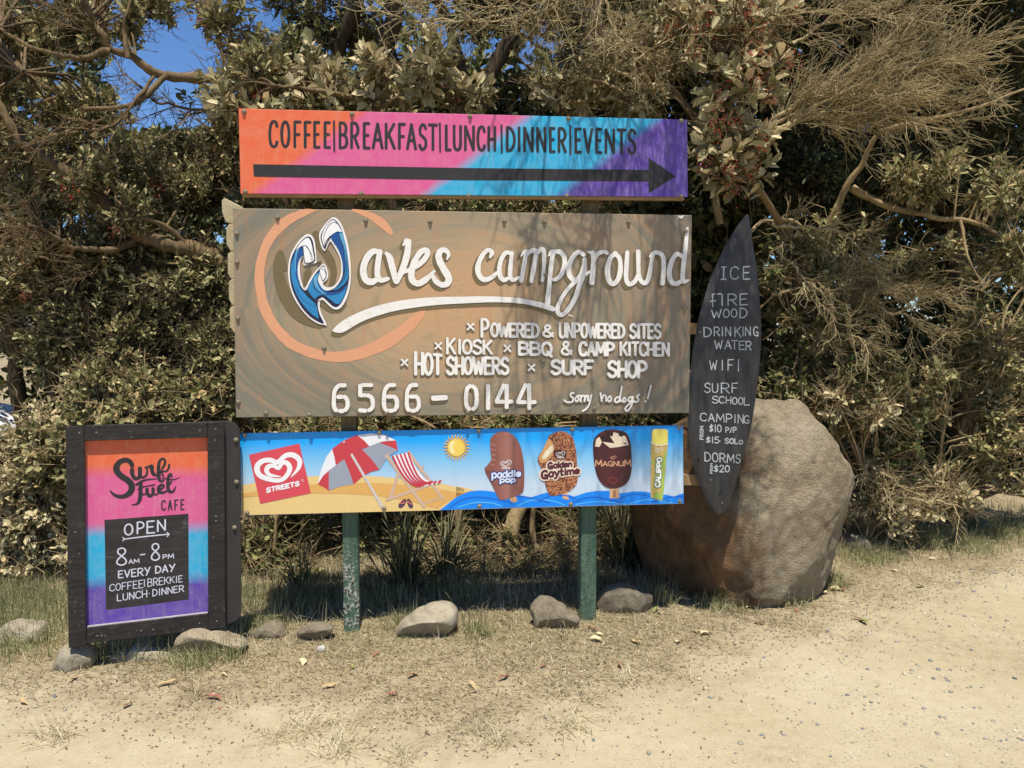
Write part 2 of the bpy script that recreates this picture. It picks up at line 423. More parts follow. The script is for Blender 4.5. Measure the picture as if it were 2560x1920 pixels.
for org, lst in ((580, [('C', 348, 415), ('O', 458, 525), ('F', 577, 630), ('F', 673, 722), ('E', 760, 805), ('E', 856, 902), ('B', 993, 1058), ('R', 1100, 1165), ('E', 1217, 1265), ('A', 1300, 1384), ('K', 1418, 1497), ('F', 1541, 1592), ('A', 1616, 1692), ('S', 1728, 1790), ('T', 1815, 1888), ('L', 1973, 2012), ('U', 2045, 2108)]),
                 (1160, [('N', 10, 90), ('C', 127, 187), ('H', 226, 286), ('D', 396, 464), ('I', 500, 514), ('N', 555, 632), ('N', 675, 748), ('E', 794, 834), ('R', 873, 935), ('E', 1028, 1074), ('V', 1108, 1178), ('E', 1220, 1265), ('N', 1305, 1382), ('T', 1418, 1484), ('S', 1517, 1580)])):
    for ch, x0, x1 in lst:
        glyph(P, ch, org + x0 / 3.686, org + x1 / 3.686, top, bot, 7.2)
for x, y0, y1 in ((580 + 940 / 3.686, 303, 378), (580 + 1915 / 3.686, 308, 379), (1160 + 345 / 3.686, 313, 382), (1160 + 978 / 3.686, 315, 386)):
    P.stroke([(x, y0), (x + .8, y1)], 5.0)
P.build('lettering', black_paint, root)
P = Paint(PL_TOP, .001)
P.fill(a([(195, 592), (200, 700), (215, 706)]) + [(1160, 450.5)] + b([(1700, 750), (1702, 858), (1952, 704), (1700, 533), (1702, 645)]) + [(1160, 420)])
P.build('arrow', black_paint, root)
bolts(PL_TOP, root, a([(112, 108), (1106, 130), (122, 845), (1192, 862)]) + b([(55, 152), (962, 170), (2002, 192), (42, 882), (947, 884), (2000, 888)]))

# ---- 2. campground board
root = empty('painted_sign', m=PL_MAIN.m)
tag(root, 'biggest board, swirled grey and tan, lettered in white around a blue wave emblem', 'sign')
cs = [(582.3, 520.2), (1730, 537.8), (1722.8, 1032.5), (589.7, 1044)]
L = [PL_MAIN.loc(*p) for p in cs]
m = N('brushed_swirl_paint')
tc = m.n('TexCoord'); sp = m.n('SeparateXYZ'); m.l(tc.outputs['Object'], sp.inputs[0])
cu, cw = PL_MAIN.loc(1130, 770)
dx = m.math('SUBTRACT', sp.outputs[0], cu); dz = m.math('SUBTRACT', sp.outputs[2], cw)
rr = m.math('SQRT', m.math('ADD', m.math('MULTIPLY', dx, dx), m.math('MULTIPLY', m.math('MULTIPLY', dz, dz), 2.6)))
ang = m.math('ARCTAN2', dz, dx)
cb = m.n('CombineXYZ'); m.l(m.math('MULTIPLY', rr, 16), cb.inputs[0]); m.l(m.math('MULTIPLY', ang, .75), cb.inputs[1])
stre = m.noise(cb.outputs[0], .8, 6, .62, 1.3)
cb2 = m.n('CombineXYZ'); m.l(m.math('MULTIPLY', rr, 60), cb2.inputs[0]); m.l(m.math('MULTIPLY', ang, 2.2), cb2.inputs[1])
fine = m.noise(cb2.outputs[0], 1.5, 5, .7, .3)
big = m.noise(tc.outputs['Object'], 1.9, 3, .5)
rad = m.math('ADD', rr, m.math('MULTIPLY', m.math('SUBTRACT', big, .5), .75))
base = m.ramp(rad, [(.15, C(204, 164, 122)), (.45, C(190, 162, 126)), (.66, C(166, 151, 123)), (1.0, C(134, 129, 112))])
base = m.mix(m.ramp(stre, [(.45, g4(0)), (.68, g4(.5))]), base, C(204, 156, 110))
base = m.mix(m.ramp(stre, [(.24, g4(.55)), (.47, g4(0))]), base, C(128, 112, 84))
base = m.mix(m.ramp(fine, [(.56, g4(0)), (.8, g4(.2))]), base, C(222, 206, 170))
base = m.mix(m.ramp(fine, [(.2, g4(.18)), (.42, g4(0))]), base, C(132, 120, 100))
vs = m.noise(m.obj((8, 1, 1.2)), 2.2, 4, .6)
base = m.mix(m.ramp(vs, [(.56, g4(0)), (.75, g4(.3))]), base, C(196, 128, 78))
m.col(base); m.rough(.5, .25); m.bump(fine, .08, .003)
mm = MB(); mm.prism(L, 0, .016); board = mm.build('board', m.m, root, bevel=.003)
a = Z(560, 500, 2.963); b = Z(1140, 500, 2.963); d = Z(1180, 600, 3.95); e = Z(700, 540, 5.925)
salmon = hand_paint('salmon_brush_paint', (228, 164, 124), (206, 160, 120))
P = Paint(PL_MAIN, .0008)
P.stroke(a([(1238, 245, 34), (1190, 190, 60), (1110, 130, 62), (1020, 92, 40), (950, 75, 16)]), 50, jit=.08)
P.stroke(a([(680, 76, 12), (600, 92, 48), (490, 140, 70), (400, 210, 76), (325, 310, 68), (283, 420, 70), (262, 540, 72), (270, 660, 70), (295, 780, 74), (345, 890, 76), (420, 990, 76), (510, 1070, 78), (640, 1128, 78), (780, 1160, 78), (920, 1155, 90), (1060, 1118, 94), (1200, 1055, 96), (1330, 965, 84), (1415, 890, 74), (1470, 830, 60)]), 80, jit=.07)
P.build('painted_ring', salmon, root)
shade = plain('olive_shadow_paint', (122, 106, 74), .8, .1, .6, 14)
white = hand_paint('white_sign_paint', (246, 240, 230), (214, 198, 172))
PS = Paint(PL_MAIN, .0022); PW = Paint(PL_MAIN, .0042)
# drop shadow of the emblem
PS.fill(a([(405, 376), (378, 420), (363, 500), (372, 600), (405, 710), (460, 810), (540, 890), (640, 935), (715, 946), (752, 925), (690, 900), (600, 860), (520, 740), (470, 620), (440, 530), (468, 515), (455, 430), (432, 378)]), True)
PS.stroke(a([(678, 252, 56), (712, 335, 62), (775, 425, 62), (812, 520, 50), (805, 590, 44), (795, 640, 40)]), 50)
PS.stroke(a([(628, 520, 40), (612, 560, 46), (600, 620, 24)]), 40)
PS.stroke(a([(725, 765, 40), (790, 808, 44), (850, 808, 44), (895, 770, 30)]), 40)
script = [
 (0, a([(1160, 392, 34), (1108, 380, 44), (1058, 430, 46), (1032, 515, 48), (1048, 588, 50), (1092, 607, 48), (1135, 588, 36)])),
 (0, a([(1155, 380, 40), (1140, 480, 42), (1138, 560, 42), (1165, 594, 40), (1218, 582, 26)])),
 (0, a([(1200, 392, 22), (1228, 428, 46), (1252, 520, 44), (1277, 602, 46)])),
 (0, a([(1277, 606, 42), (1318, 525, 46), (1355, 410, 50), (1368, 305, 42)])), (0, a([(1328, 335, 16), (1355, 300, 40)])),
 (0, a([(1325, 536, 26), (1400, 505, 36), (1470, 455, 38), (1507, 402, 38), (1498, 372, 40), (1455, 388, 44), (1410, 460, 46), (1388, 540, 48), (1398, 598, 48), (1442, 618, 46), (1500, 585, 42), (1560, 525, 18)])),
 (0, a([(1652, 438, 14), (1664, 405, 28), (1640, 372, 36), (1602, 380, 44), (1590, 430, 50), (1624, 505, 54), (1664, 575, 52), (1654, 618, 46), (1610, 628, 42), (1568, 600, 38), (1545, 560, 30)])),
 (0, d([(178, 170, 26), (196, 128, 46), (160, 98, 40), (108, 145, 48), (68, 225, 52), (58, 305, 54), (86, 370, 54), (135, 392, 50), (195, 368, 44), (248, 322, 34)])),
 (0, d([(392, 140, 40), (338, 124, 42), (292, 185, 46), (270, 280, 46), (280, 362, 46), (315, 396, 44), (350, 380, 36)])), (0, d([(394, 124, 34), (382, 240, 44), (376, 345, 44), (402, 396, 42), (462, 368, 28)])),
 (0, d([(482, 160, 14), (515, 118, 34), (545, 108, 36)])), (0, d([(536, 110, 36), (515, 240, 46), (486, 405, 44)])), (0, d([(520, 168, 26), (585, 108, 44), (632, 112, 48), (620, 210, 48), (604, 310, 46), (586, 408, 44)])),
 (0, d([(622, 160, 26), (668, 104, 44), (706, 100, 44), (712, 200, 42), (706, 300, 38), (695, 402, 36)])),
 (0, d([(752, 160, 12), (778, 124, 40), (800, 112, 40)])), (0, d([(800, 118, 46), (780, 250, 46), (765, 420, 46), (744, 630, 52)])), (0, d([(800, 118, 44), (862, 116, 46), (908, 165, 48), (912, 245, 48), (880, 340, 46), (830, 388, 40), (785, 390, 30)])),
 (0, d([(1105, 150, 40), (1052, 118, 44), (992, 172, 50), (955, 262, 52), (965, 350, 52), (1012, 398, 50), (1062, 365, 46), (1096, 285, 44), (1112, 200, 42)])),
 (0, d([(1110, 190, 42), (1100, 330, 46), (1064, 435, 48), (1022, 560, 48), (960, 672, 46), (892, 738, 42), (850, 720, 40), (848, 655, 40), (900, 545, 40), (980, 448, 40), (1065, 380, 36), (1162, 312, 28)])),
 (0, d([(1148, 118, 20), (1196, 130, 40)])), (0, d([(1192, 122, 44), (1196, 250, 48), (1182, 425, 52)])), (0, d([(1200, 215, 30), (1240, 140, 42), (1298, 116, 38), (1338, 132, 34)])),
 (0, d([(1418, 128, 40), (1365, 180, 46), (1335, 300, 52), (1355, 405, 52), (1396, 432, 50), (1442, 385, 50), (1464, 290, 48), (1455, 185, 44), (1405, 130, 40)])),
 (0, d([(1532, 118, 40), (1524, 250, 44), (1520, 375, 48), (1548, 436, 48), (1602, 412, 44), (1640, 345, 40)])), (0, d([(1640, 112, 46), (1642, 250, 44), (1648, 360, 44), (1685, 420, 46), (1728, 410, 46), (1755, 310, 44), (1772, 205, 38), (1790, 130, 36)])),
 (0, d([(1750, 165, 14), (1790, 128, 36), (1845, 128, 42), (1886, 175, 44), (1890, 300, 44), (1878, 430, 48)])),
 (0, d([(2074, 165, 34), (2022, 138, 44), (1972, 205, 48), (1946, 315, 50), (1962, 405, 50), (2012, 432, 48), (2062, 408, 40)])), (0, d([(2126, -118, 26), (2110, 30, 42), (2092, 200, 46), (2078, 330, 46), (2085, 408, 44), (2142, 396, 16)])),
]
for _, pts in script:
    PS.stroke([(x - 7.5, y + 7.0, w_) for x, y, w_ in pts], 14, jit=0.03)
    PW.stroke(pts, 14, jit=.055)
swT = a([(805, 965), (870, 902), (960, 850), (1090, 797), (1250, 755), (1420, 730), (1600, 718)]) + b([(60, 716), (200, 713), (400, 720), (560, 742), (720, 787)])
swB = b([(722, 826), (640, 802), (500, 770), (300, 757), (60, 766)]) + a([(1600, 776), (1420, 796), (1250, 826), (1100, 870), (1000, 912), (900, 972), (850, 984)])
PS.fill([(x - 5, y + 9) for x, y in swT + swB], True, 3); PW.fill(swT + swB, True, 3)
PW.fill(b([(826, 842), (850, 850), (876, 866), (840, 860)]))
# the list of what the campground has
jobs = []
def two(text, x0, x1, t0, t1, b0, b1, w, gap=.22):
    for Pq, sh, ww in ((PS, (-2.6, 2.8), w + .6), (PW, (0, 0), w)): words(Pq, text, x0, x1, t0, t1, b0, b1, ww, sh, gap)
def cross(P_, x, y, r, w):
    P_.stroke([(x - r, y + r), (x + r, y - r)], w); P_.stroke([(x - r, y - r), (x + r, y + r)], w)
def bx(x): return 1140 + x / 2.963
def by(y): return 500 + y / 2.963
def two_b(text, x0, x1, t0, t1, b0, b1, w=7.0, gap=.22): two(text, bx(x0), bx(x1), by(t0), by(t1), by(b0), by(b1), w, gap)
two_b('P', 190, 238, 884, 884, 1012, 1012, 7); two_b('OWERED', 262, 610, 916, 918, 1008, 1016, 7); two_b('&', 645, 718, 928, 928, 1010, 1010, 6)
two_b('UNPOWERED', 768, 1244, 914, 922, 1016, 1020, 6.8); two_b('SITES', 1290, 1514, 922, 922, 1020, 1022, 6.8)
two_b('K', -66, -8, 1024, 1026, 1136, 1136, 6.5); two_b('IOSK', 16, 264, 1036, 1042, 1136, 1138, 6.5); two_b('BBQ', 466, 705, 1054, 1058, 1142, 1148, 7.4); two_b('&', 782, 855, 1050, 1050, 1142, 1142, 6.2)
two_b('CAMP', 915, 1166, 1056, 1060, 1148, 1150, 7.6); two_b('KITCHEN', 1218, 1574, 1054, 1060, 1148, 1152, 6.6)
two('HOT', 560 + 1418 / 2.963, 560 + 1610 / 2.963, by(1128), by(1150), by(1290), by(1288), 8)
two('SHOWERS', 1118, bx(388), by(1164), by(1172), by(1288), by(1286), 7.6); two_b('SURF', 708, 1010, 1190, 1192, 1286, 1290, 8); two_b('SHOP', 1128, 1408, 1196, 1198, 1306, 1314, 8)
for x, y in ((bx(107), by(938)), (bx(380), by(1098)), (560 + 1587 / 2.963, by(1080)), (560 + 1337 / 2.963, by(1203)), (bx(558), by(1240))):
    cross(PS, x - 2.4, y + 2.6, 7.6, 5); cross(PW, x, y, 7.6, 4.6)
# stencilled telephone number
six = [(1, [(.82, 1), (.42, 1)]), (1, [(.3, .97), (.06, .78), (0, .5), (0, .22), (.08, .08), (.2, .02)]), (1, [(.45, 0), (.65, 0)]), (1, [(.82, .03), (1, .16), (1, .4), (.85, .53), (.72, .55)]), (0, [(.3, .55), (.58, .55)])]
five = [(0, [(.3, 1), (.92, 1)]), (0, [(.16, .98), (.16, .6)]), (0, [(.16, .6), (.5, .6)]), (1, [(.66, .6), (.92, .52), (1, .38), (1, .18), (.88, .06), (.75, .02)]), (0, [(.12, .02), (.52, .0)])]
zero = [(1, [(.4, 1), (.1, .88), (0, .62), (0, .3), (.1, .1), (.32, .0)]), (1, [(.62, .98), (.9, .86), (1, .62), (1, .3), (.9, .1), (.66, 0)])]
one = [(0, [(.5, 1), (.5, .0)])]
four = [(0, [(.52, 1), (.04, .28)]), (0, [(.04, .26), (.52, .26)]), (0, [(.74, 1), (.74, .34)]), (0, [(.74, .26), (.74, 0)]), (0, [(.84, .26), (1.1, .27)])]
for gl, x0, x1, yt, yb, base in ((six, 815, 915, 1372, 1562, a), (five, 992, 1102, 1370, 1560, a), (six, 1186, 1280, 1370, 1560, a), (six, 1355, 1442, 1370, 1560, a), (zero, 75, 152, 1376, 1548, b), (one, 222, 252, 1374, 1544, b), (four, 296, 402, 1372, 1536, b), (four, 452, 572, 1368, 1542, b)):
    for sm, pts in gl:
        q = base([(x0 + (x1 - x0) * gx, yb + (yt - yb) * gy) for gx, gy in pts])
        PS.stroke([(x - 4, y + 4) for x, y in q], 10.6, smooth=sm > 0); PW.stroke(q, 10.2, smooth=sm > 0)
q = a([(1550, 1468), (1642, 1462)]); PS.stroke([(x - 4, y + 5) for x, y in q], 14); PW.stroke(q, 13.5)
for pts in ([(872, 1428), (850, 1432), (848, 1450), (866, 1468), (858, 1494), (822, 1496), (800, 1482)], [(896, 1450), (882, 1470), (890, 1492), (908, 1476), (900, 1450), (926, 1450)], [(926, 1448), (922, 1492)], [(924, 1465), (938, 1448), (950, 1454)], [(956, 1448), (950, 1490)], [(954, 1465), (968, 1448), (978, 1452)],
            [(980, 1448), (974, 1480), (990, 1482), (1002, 1442)], [(1002, 1442), (984, 1515), (960, 1548), (935, 1562)], [(1068, 1430), (1078, 1490)], [(1078, 1480), (1092, 1444), (1108, 1452), (1110, 1488)], [(1136, 1452), (1122, 1472), (1130, 1492), (1148, 1478), (1140, 1450)],
            [(1208, 1458), (1184, 1464), (1174, 1488), (1196, 1496), (1214, 1470)], [(1226, 1382), (1212, 1470), (1222, 1492)], [(1244, 1462), (1232, 1480), (1242, 1496), (1256, 1480), (1246, 1462)], [(1304, 1460), (1282, 1462), (1274, 1484), (1292, 1492), (1306, 1470)],
            [(1308, 1456), (1298, 1520), (1268, 1560), (1252, 1546), (1278, 1512), (1322, 1488)], [(1356, 1438), (1338, 1458), (1352, 1480), (1332, 1496), (1318, 1490)], [(1441, 1374), (1418, 1470)], [(1400, 1490), (1404, 1491)]):
    q = b(pts); PS.stroke([(x - 2, y + 2.4) for x, y in q], 5); PW.stroke(q, 4.6)
PS.build('lettering_shadow', shade, root); PW.build('lettering', white, root)
P = Paint(PL_MAIN, .0042); P.fill(b([(1640, 112), (1660, 120), (1690, 112), (1680, 128), (1670, 142), (1655, 130), (1636, 144), (1646, 126)])); P.build('paint_chip', white, root)
# the wave emblem shaped like a letter
def art(lev, nm, col, polys=(), strokes=(), smooth=True):
    P = Paint(PL_MAIN, .0056 + lev * .0008); 
    for p in polys: P.fill(e(p), smooth, 4)
    for p, w_ in strokes: P.stroke(e(p), w_ / 5.925, jit=.02)
    return P.build(nm, plain(nm + '_paint', col, .82, .07, .5, 16), root)
art(0, 'emblem_border', (244, 238, 230), [[(692, 1606), (650, 1612), (560, 1592), (450, 1522), (350, 1422), (260, 1302), (190, 1170), (145, 1020), (122, 880), (125, 740), (150, 610), (200, 490), (280, 370), (370, 286), (430, 270), (482, 300), (515, 370), (530, 480), (543, 640), (540, 694), (440, 708), (364, 735), (346, 690), (352, 610), (310, 655), (298, 760), (305, 900), (330, 1000), (365, 1078), (420, 980), (500, 850), (580, 760), (650, 706), (690, 760), (715, 860), (700, 940), (640, 995), (662, 1042), (720, 1057), (790, 1040), (860, 970), (902, 860), (908, 720), (880, 600), (820, 480), (748, 378), (705, 450), (665, 525), (612, 450), (580, 310), (600, 220), (680, 110), (750, 40), (800, 20), (860, 50), (920, 140), (970, 270), (1010, 430), (1040, 620), (1053, 870), (1035, 1070), (990, 1220), (920, 1340), (850, 1386), (780, 1370), (700, 1302), (640, 1246), (604, 1258), (590, 1340), (620, 1450)]])
art(1, 'emblem_outline', (40, 40, 66), [[(652, 1590), (560, 1562), (440, 1482), (330, 1362), (250, 1232), (190, 1100), (155, 950), (148, 800), (165, 650), (215, 520), (290, 405), (380, 318), (440, 308), (482, 360), (505, 480), (518, 672), (368, 700), (356, 580), (290, 640), (263, 760), (268, 900), (298, 1010), (378, 1108), (440, 1000), (510, 880), (590, 780), (650, 730), (678, 800), (692, 880), (640, 966), (608, 900), (592, 830), (566, 880), (566, 960), (606, 1040), (662, 1098), (740, 1100), (830, 1050), (912, 930), (937, 800), (930, 650), (870, 500), (752, 322), (668, 488), (618, 380), (606, 290), (660, 180), (740, 75), (795, 50), (850, 90), (910, 190), (950, 330), (990, 500), (1016, 700), (1026, 880), (1005, 1050), (960, 1190), (900, 1300), (840, 1347), (780, 1332), (680, 1240), (630, 1205), (570, 1230), (562, 1330), (592, 1462)]])
art(2, 'emblem_mid_blue', (52, 138, 192), [
    [(246, 505), (205, 620), (172, 720), (166, 860), (194, 1010), (252, 1165), (345, 1318), (455, 1438), (560, 1515), (572, 1515), (548, 1340), (520, 1285), (400, 1175), (300, 1060), (258, 900), (244, 760), (270, 620), (338, 565), (320, 480)],
    [(418, 1070), (500, 905), (590, 835), (560, 950), (620, 1062), (720, 1135), (860, 1150), (960, 1085), (1002, 1010), (955, 1180), (890, 1288), (830, 1300), (740, 1232), (645, 1172), (560, 1190), (518, 1232), (440, 1140)],
    [(865, 242), (922, 236), (962, 380), (998, 560), (1012, 750), (1015, 880), (978, 980), (860, 1084), (770, 1104), (862, 1040), (945, 900), (974, 740), (954, 560), (912, 380)]])
art(3, 'emblem_dark_blue', (36, 84, 148), [
    [(290, 480), (340, 457), (357, 568), (292, 638), (263, 760), (272, 900), (300, 1000), (262, 960), (236, 860), (232, 700), (252, 560)],
    [(562, 890), (562, 975), (622, 1078), (740, 1128), (900, 1108), (988, 1010), (955, 1080), (850, 1156), (700, 1165), (602, 1082), (552, 980)],
    [(752, 308), (856, 244), (908, 380), (948, 560), (966, 740), (934, 850), (926, 680), (868, 500)]])
art(4, 'emblem_light_blue', (104, 172, 206), [
    [(515, 915), (580, 850), (562, 900), (552, 980), (596, 1080), (690, 1160), (620, 1140), (540, 1060), (505, 980)],
    [(246, 510), (290, 482), (258, 560), (238, 700), (240, 830), (226, 760), (228, 640)],
    [(880, 300), (918, 256), (950, 370), (980, 540), (996, 760), (976, 640), (944, 480)]])
art(5, 'emblem_white', (246, 244, 240), [
    [(244, 498), (302, 410), (385, 334), (436, 336), (466, 400), (490, 520), (504, 660), (374, 690), (357, 570), (340, 450), (292, 466)],
    [(594, 800), (650, 748), (672, 810), (684, 880), (642, 952), (616, 890)],
    [(666, 462), (622, 320), (664, 190), (742, 90), (795, 66), (846, 110), (918, 236), (850, 232), (752, 296), (700, 390)]])
art(6, 'emblem_line', (48, 48, 58), [], [([(380, 440), (430, 500), (460, 580), (466, 668)], 6), ([(340, 440), (400, 450), (450, 530), (480, 600), (484, 664)], 6), ([(345, 452), (355, 570), (372, 690)], 9), ([(668, 465), (655, 300), (720, 150), (800, 95), (860, 120)], 6), ([(745, 305), (690, 380), (668, 478)], 14),
    ([(612, 790), (650, 790), (680, 850), (684, 890)], 6), ([(490, 940), (510, 1050), (580, 1130), (700, 1180)], 7), ([(380, 1110), (440, 1180), (520, 1250)], 30), ([(862, 246), (930, 420), (985, 620), (985, 820), (930, 960), (780, 1105)], 7), ([(600, 1210), (552, 1240), (540, 1300)], 26), ([(240, 1050), (300, 1180), (400, 1280), (540, 1340)], 4), ([(330, 1300), (430, 1390), (560, 1420)], 3)])
bolts(PL_MAIN, root, a([(398, 130), (1050, 152), (1526, 160), (95, 248), (97, 460), (104, 876), (107, 1496), (742, 1095), (310, 1578), (630, 1590), (703, 455), (1202, 1578)]) + b([(357, 155), (655, 160), (1277, 162), (1703, 232), (1690, 800), (1688, 1425), (660, 556), (645, 1195), (86, 1572), (1023, 1545)]))

# ---- 3. ice cream board
root = empty('printed_sign', m=PL_ICE.m)
tag(root, 'printed beach scene board with a parasol, deck chair and four frozen treats', 'sign')
cs = [(600, 1083.3), (1706.9, 1063), (1709, 1259), (603, 1288.6)]
L = [PL_ICE.loc(*p) for p in cs]
m = N('printed_sky'); tc = m.n('TexCoord'); sp = m.n('SeparateXYZ'); m.l(tc.outputs['Object'], sp.inputs[0])
wT, wB = PL_ICE.loc(1150, 1072)[1], PL_ICE.loc(1150, 1230)[1]
mr = m.n('MapRange'); mr.inputs[1].default_value = wB; mr.inputs[2].default_value = wT; m.l(sp.outputs[2], mr.inputs[0])
c_ = m.ramp(mr.outputs[0], [(.1, C(208, 226, 240)), (.5, C(140, 206, 244)), (.82, C(14, 174, 255)), (1, C(4, 160, 252))])
c_ = m.mix(m.ramp(m.noise(m.obj((7, 1, .9)), 3, 5, .6), [(.5, g4(0)), (.8, g4(.22))]), c_, C(150, 160, 160)); m.col(c_); m.rough(.32, .4)
mm = MB(); mm.prism(L, 0, .005); mm.build('board', m.m, root)
fr = MB(); fr.prism([(L[0][0] + .01, L[0][1] - .05), (L[1][0] - .01, L[1][1] - .05), (L[1][0] - .01, L[1][1] - .008), (L[0][0] + .01, L[0][1] - .008)], .0055, .05); fr.prism([(L[3][0] + .01, L[3][1] + .008), (L[2][0] - .01, L[2][1] + .008), (L[2][0] - .01, L[2][1] + .05), (L[3][0] + .01, L[3][1] + .05)], .0055, .05)
fr.build('batten', timber_raw, root)
a = Z(580, 1040, 3.814); b = Z(1140, 1040, 3.687)
AB = lambda x, y: (580 + x / 3.814, 1040 + y / 3.814)
cache = {}
def ink(col, rough=.35):
    if col not in cache: cache[col] = plain('print_ink', col, .84, .04, rough, 12, spec=.4)
    return cache[col]
def prn(lev, nm, col, polys=(), strokes=(), z=a, smooth=False, k=3.814):
    P = Paint(PL_ICE, .0006 + lev * .0007)
    for p in polys: P.fill(z(p), smooth, 4)
    for p, w_ in strokes: P.stroke(z(p), w_ / k, jit=.0)
    return P.build(nm, ink(col) if not isinstance(col, bpy.types.Material) else col, root)
prn(0, 'sand_print', (238, 204, 134), [[(88, 660), (160, 648), (300, 622), (500, 595), (800, 572), (1200, 565), (1500, 585), (1800, 618), (2020, 650), (2212, 690), (2212, 735), (2200, 890), (1940, 900), (92, 944)]])
prn(0, 'sand_print', (238, 204, 134), [[(0, 648), (80, 660), (190, 690), (60, 740), (0, 750)]], z=b, k=3.687)
prn(1, 'dune_print', (228, 176, 98), [[(90, 742), (250, 715), (500, 680), (800, 650), (1100, 634), (1400, 640), (1700, 660), (2000, 700), (2210, 740), (2080, 800), (1960, 880), (1900, 872), (1700, 812), (1400, 762), (1100, 742), (800, 735), (500, 745), (300, 760), (91, 776)]])
prn(1, 'dune_print', (228, 176, 98), [[(0, 690), (110, 700), (40, 730), (0, 745)]], z=b, k=3.687)
sea = [(-110, 838), (-40, 780), (40, 725), (130, 692), (220, 686), (300, 690), (420, 715), (560, 740), (680, 752), (800, 715), (900, 690), (1000, 715), (1090, 742), (1200, 705), (1300, 690), (1400, 690), (1520, 712), (1640, 695), (1720, 695), (1850, 715), (1960, 730), (2010, 742), (2060, 722), (2095, 712), (2098, 804), (1000, 830), (200, 852), (-150, 868)]
prn(1, 'sea_print', (8, 140, 246), [sea], z=b, k=3.687)
prn(2, 'wave_print', (14, 108, 214), [], [([(-60, 845), (60, 770), (200, 748), (380, 770), (520, 800)], 12), ([(420, 770), (560, 735), (760, 770), (860, 800)], 10), ([(760, 790), (880, 730), (1020, 735), (1100, 760)], 12), ([(1060, 800), (1240, 748), (1420, 770), (1520, 800)], 12), ([(1500, 760), (1640, 720), (1820, 745), (1960, 790)], 10), ([(1800, 790), (1960, 750), (2090, 740)], 9)], z=b, k=3.687)
prn(2, 'wave_print', (86, 186, 250), [], [([(20, 840), (160, 800), (320, 800), (420, 830)], 12), ([(560, 830), (700, 775), (880, 780), (1000, 820)], 12), ([(1100, 815), (1280, 790), (1460, 800), (1560, 812)], 10), ([(1600, 808), (1760, 770), (1900, 785), (1990, 800)], 10)], z=b, k=3.687)
# red square badge
prn(2, 'badge_print', (222, 78, 90), [[(163, 370), (643, 262), (752, 735), (270, 835)]])
def heart(P, cx, cy, s, w, rot=0.0):
    base = [(565, 580, 8), (632, 500, 34), (645, 425, 48), (590, 374, 50), (515, 376, 46), (434, 440, 44), (370, 420, 46), (290, 430, 48), (240, 485, 52), (262, 560, 50), (350, 600, 46), (460, 612, 40), (528, 560, 42), (552, 490, 46), (515, 442, 44), (472, 456, 38), (444, 498, 36), (402, 474, 38), (352, 480, 44), (330, 520, 44), (362, 560, 34), (462, 578, 10)]
    P.stroke([(cx + (x - 440) * s, cy + (y - 490) * s, w_ * s * w) for x, y, w_ in base], 3, jit=0)
P = Paint(PL_ICE, .0027); heart(P, *AB(440, 490), 1 / 3.814, 1.0)
words(P, 'STREETS', AB(332, 0)[0], AB(640, 0)[0], 1040 + 688 / 3.814, 1040 + 622 / 3.814, 1040 + 728 / 3.814, 1040 + 660 / 3.814, 3.6, gap=.3)
P.stroke([(x, y) for x, y in [AB(672 + 10 * math.cos(t), 613 + 10 * math.sin(t)) for t in np.linspace(0, 6.28, 12)[:-1]]], .7, closed=True, jit=0)
P.build('badge_emblem', ink((248, 244, 242)), root)
# parasol
prn(2, 'parasol_red_print', (206, 66, 76), [[(955, 315), (1060, 235), (1190, 182), (1255, 228), (1310, 288), (1225, 322), (1140, 365), (1060, 418), (990, 470), (978, 395)], [(1563, 232), (1582, 325), (1500, 290), (1400, 250), (1480, 236)], [(818, 650), (870, 568), (925, 520), (922, 620), (925, 712), (880, 680)], [(1070, 410), (1140, 365), (1240, 320), (1330, 410), (1405, 512), (1330, 528), (1250, 570), (1160, 650), (1120, 530)]])
prn(2, 'parasol_white_print', (240, 240, 242), [[(955, 315), (900, 390), (850, 510), (818, 650), (870, 568), (930, 515), (990, 470), (978, 395)], [(1190, 182), (1330, 165), (1460, 182), (1563, 232), (1430, 246), (1310, 288), (1255, 228)]])
prn(2, 'parasol_grey_print', (158, 164, 176), [[(925, 520), (990, 470), (1070, 410), (1120, 530), (1160, 650), (1040, 668), (925, 712), (922, 620)], [(1240, 320), (1310, 288), (1400, 252), (1500, 290), (1582, 325), (1480, 395), (1405, 512), (1330, 410)]])
prn(3, 'parasol_pole_print', (214, 206, 200), [], [([(1142, 368), (1446, 888)], 24), ([(1072, 240), (1066, 252)], 14)])
# deck chair
wood = (214, 182, 156)
prn(2, 'deck_chair_print', wood, [], [([(1590, 530), (1510, 785)], 28), ([(1476, 798), (1860, 665)], 26), ([(1820, 480), (1770, 570)], 20), ([(1840, 830), (2010, 770)], 16), ([(1685, 345), (2012, 790)], 28), ([(1475, 378), (1832, 862)], 32)])
fab = [(1520, 382), (1682, 346), (1760, 500), (1830, 590), (1890, 628), (1992, 614), (1992, 640), (1850, 668), (1740, 668), (1660, 610), (1590, 520)]
prn(3, 'deck_chair_fabric_print', (248, 240, 240), [fab])
prn(4, 'deck_chair_stripe_print', (206, 58, 76), [], [([(1532 + i * 37, 382 - i * 8), (1590 + i * 33, 500 - i * 8), (1660 + i * 29, 600 - i * 6), (1740 + i * 26, 660 - i * 7), (1800 + i * 28, 668 - i * 11)], 17) for i in range(5)] + [([(1880 + i * 44, 650 - i * 8), (1900 + i * 44, 632 - i * 8)], 20) for i in range(3)])
prn(2, 'sandal_print', (92, 62, 84), [[(1590, 870), (1588, 845), (1612, 815), (1640, 792), (1662, 796), (1655, 830), (1635, 860), (1612, 876)], [(1668, 800), (1690, 788), (1712, 820), (1728, 850), (1722, 872), (1698, 878), (1678, 850)]], smooth=True)
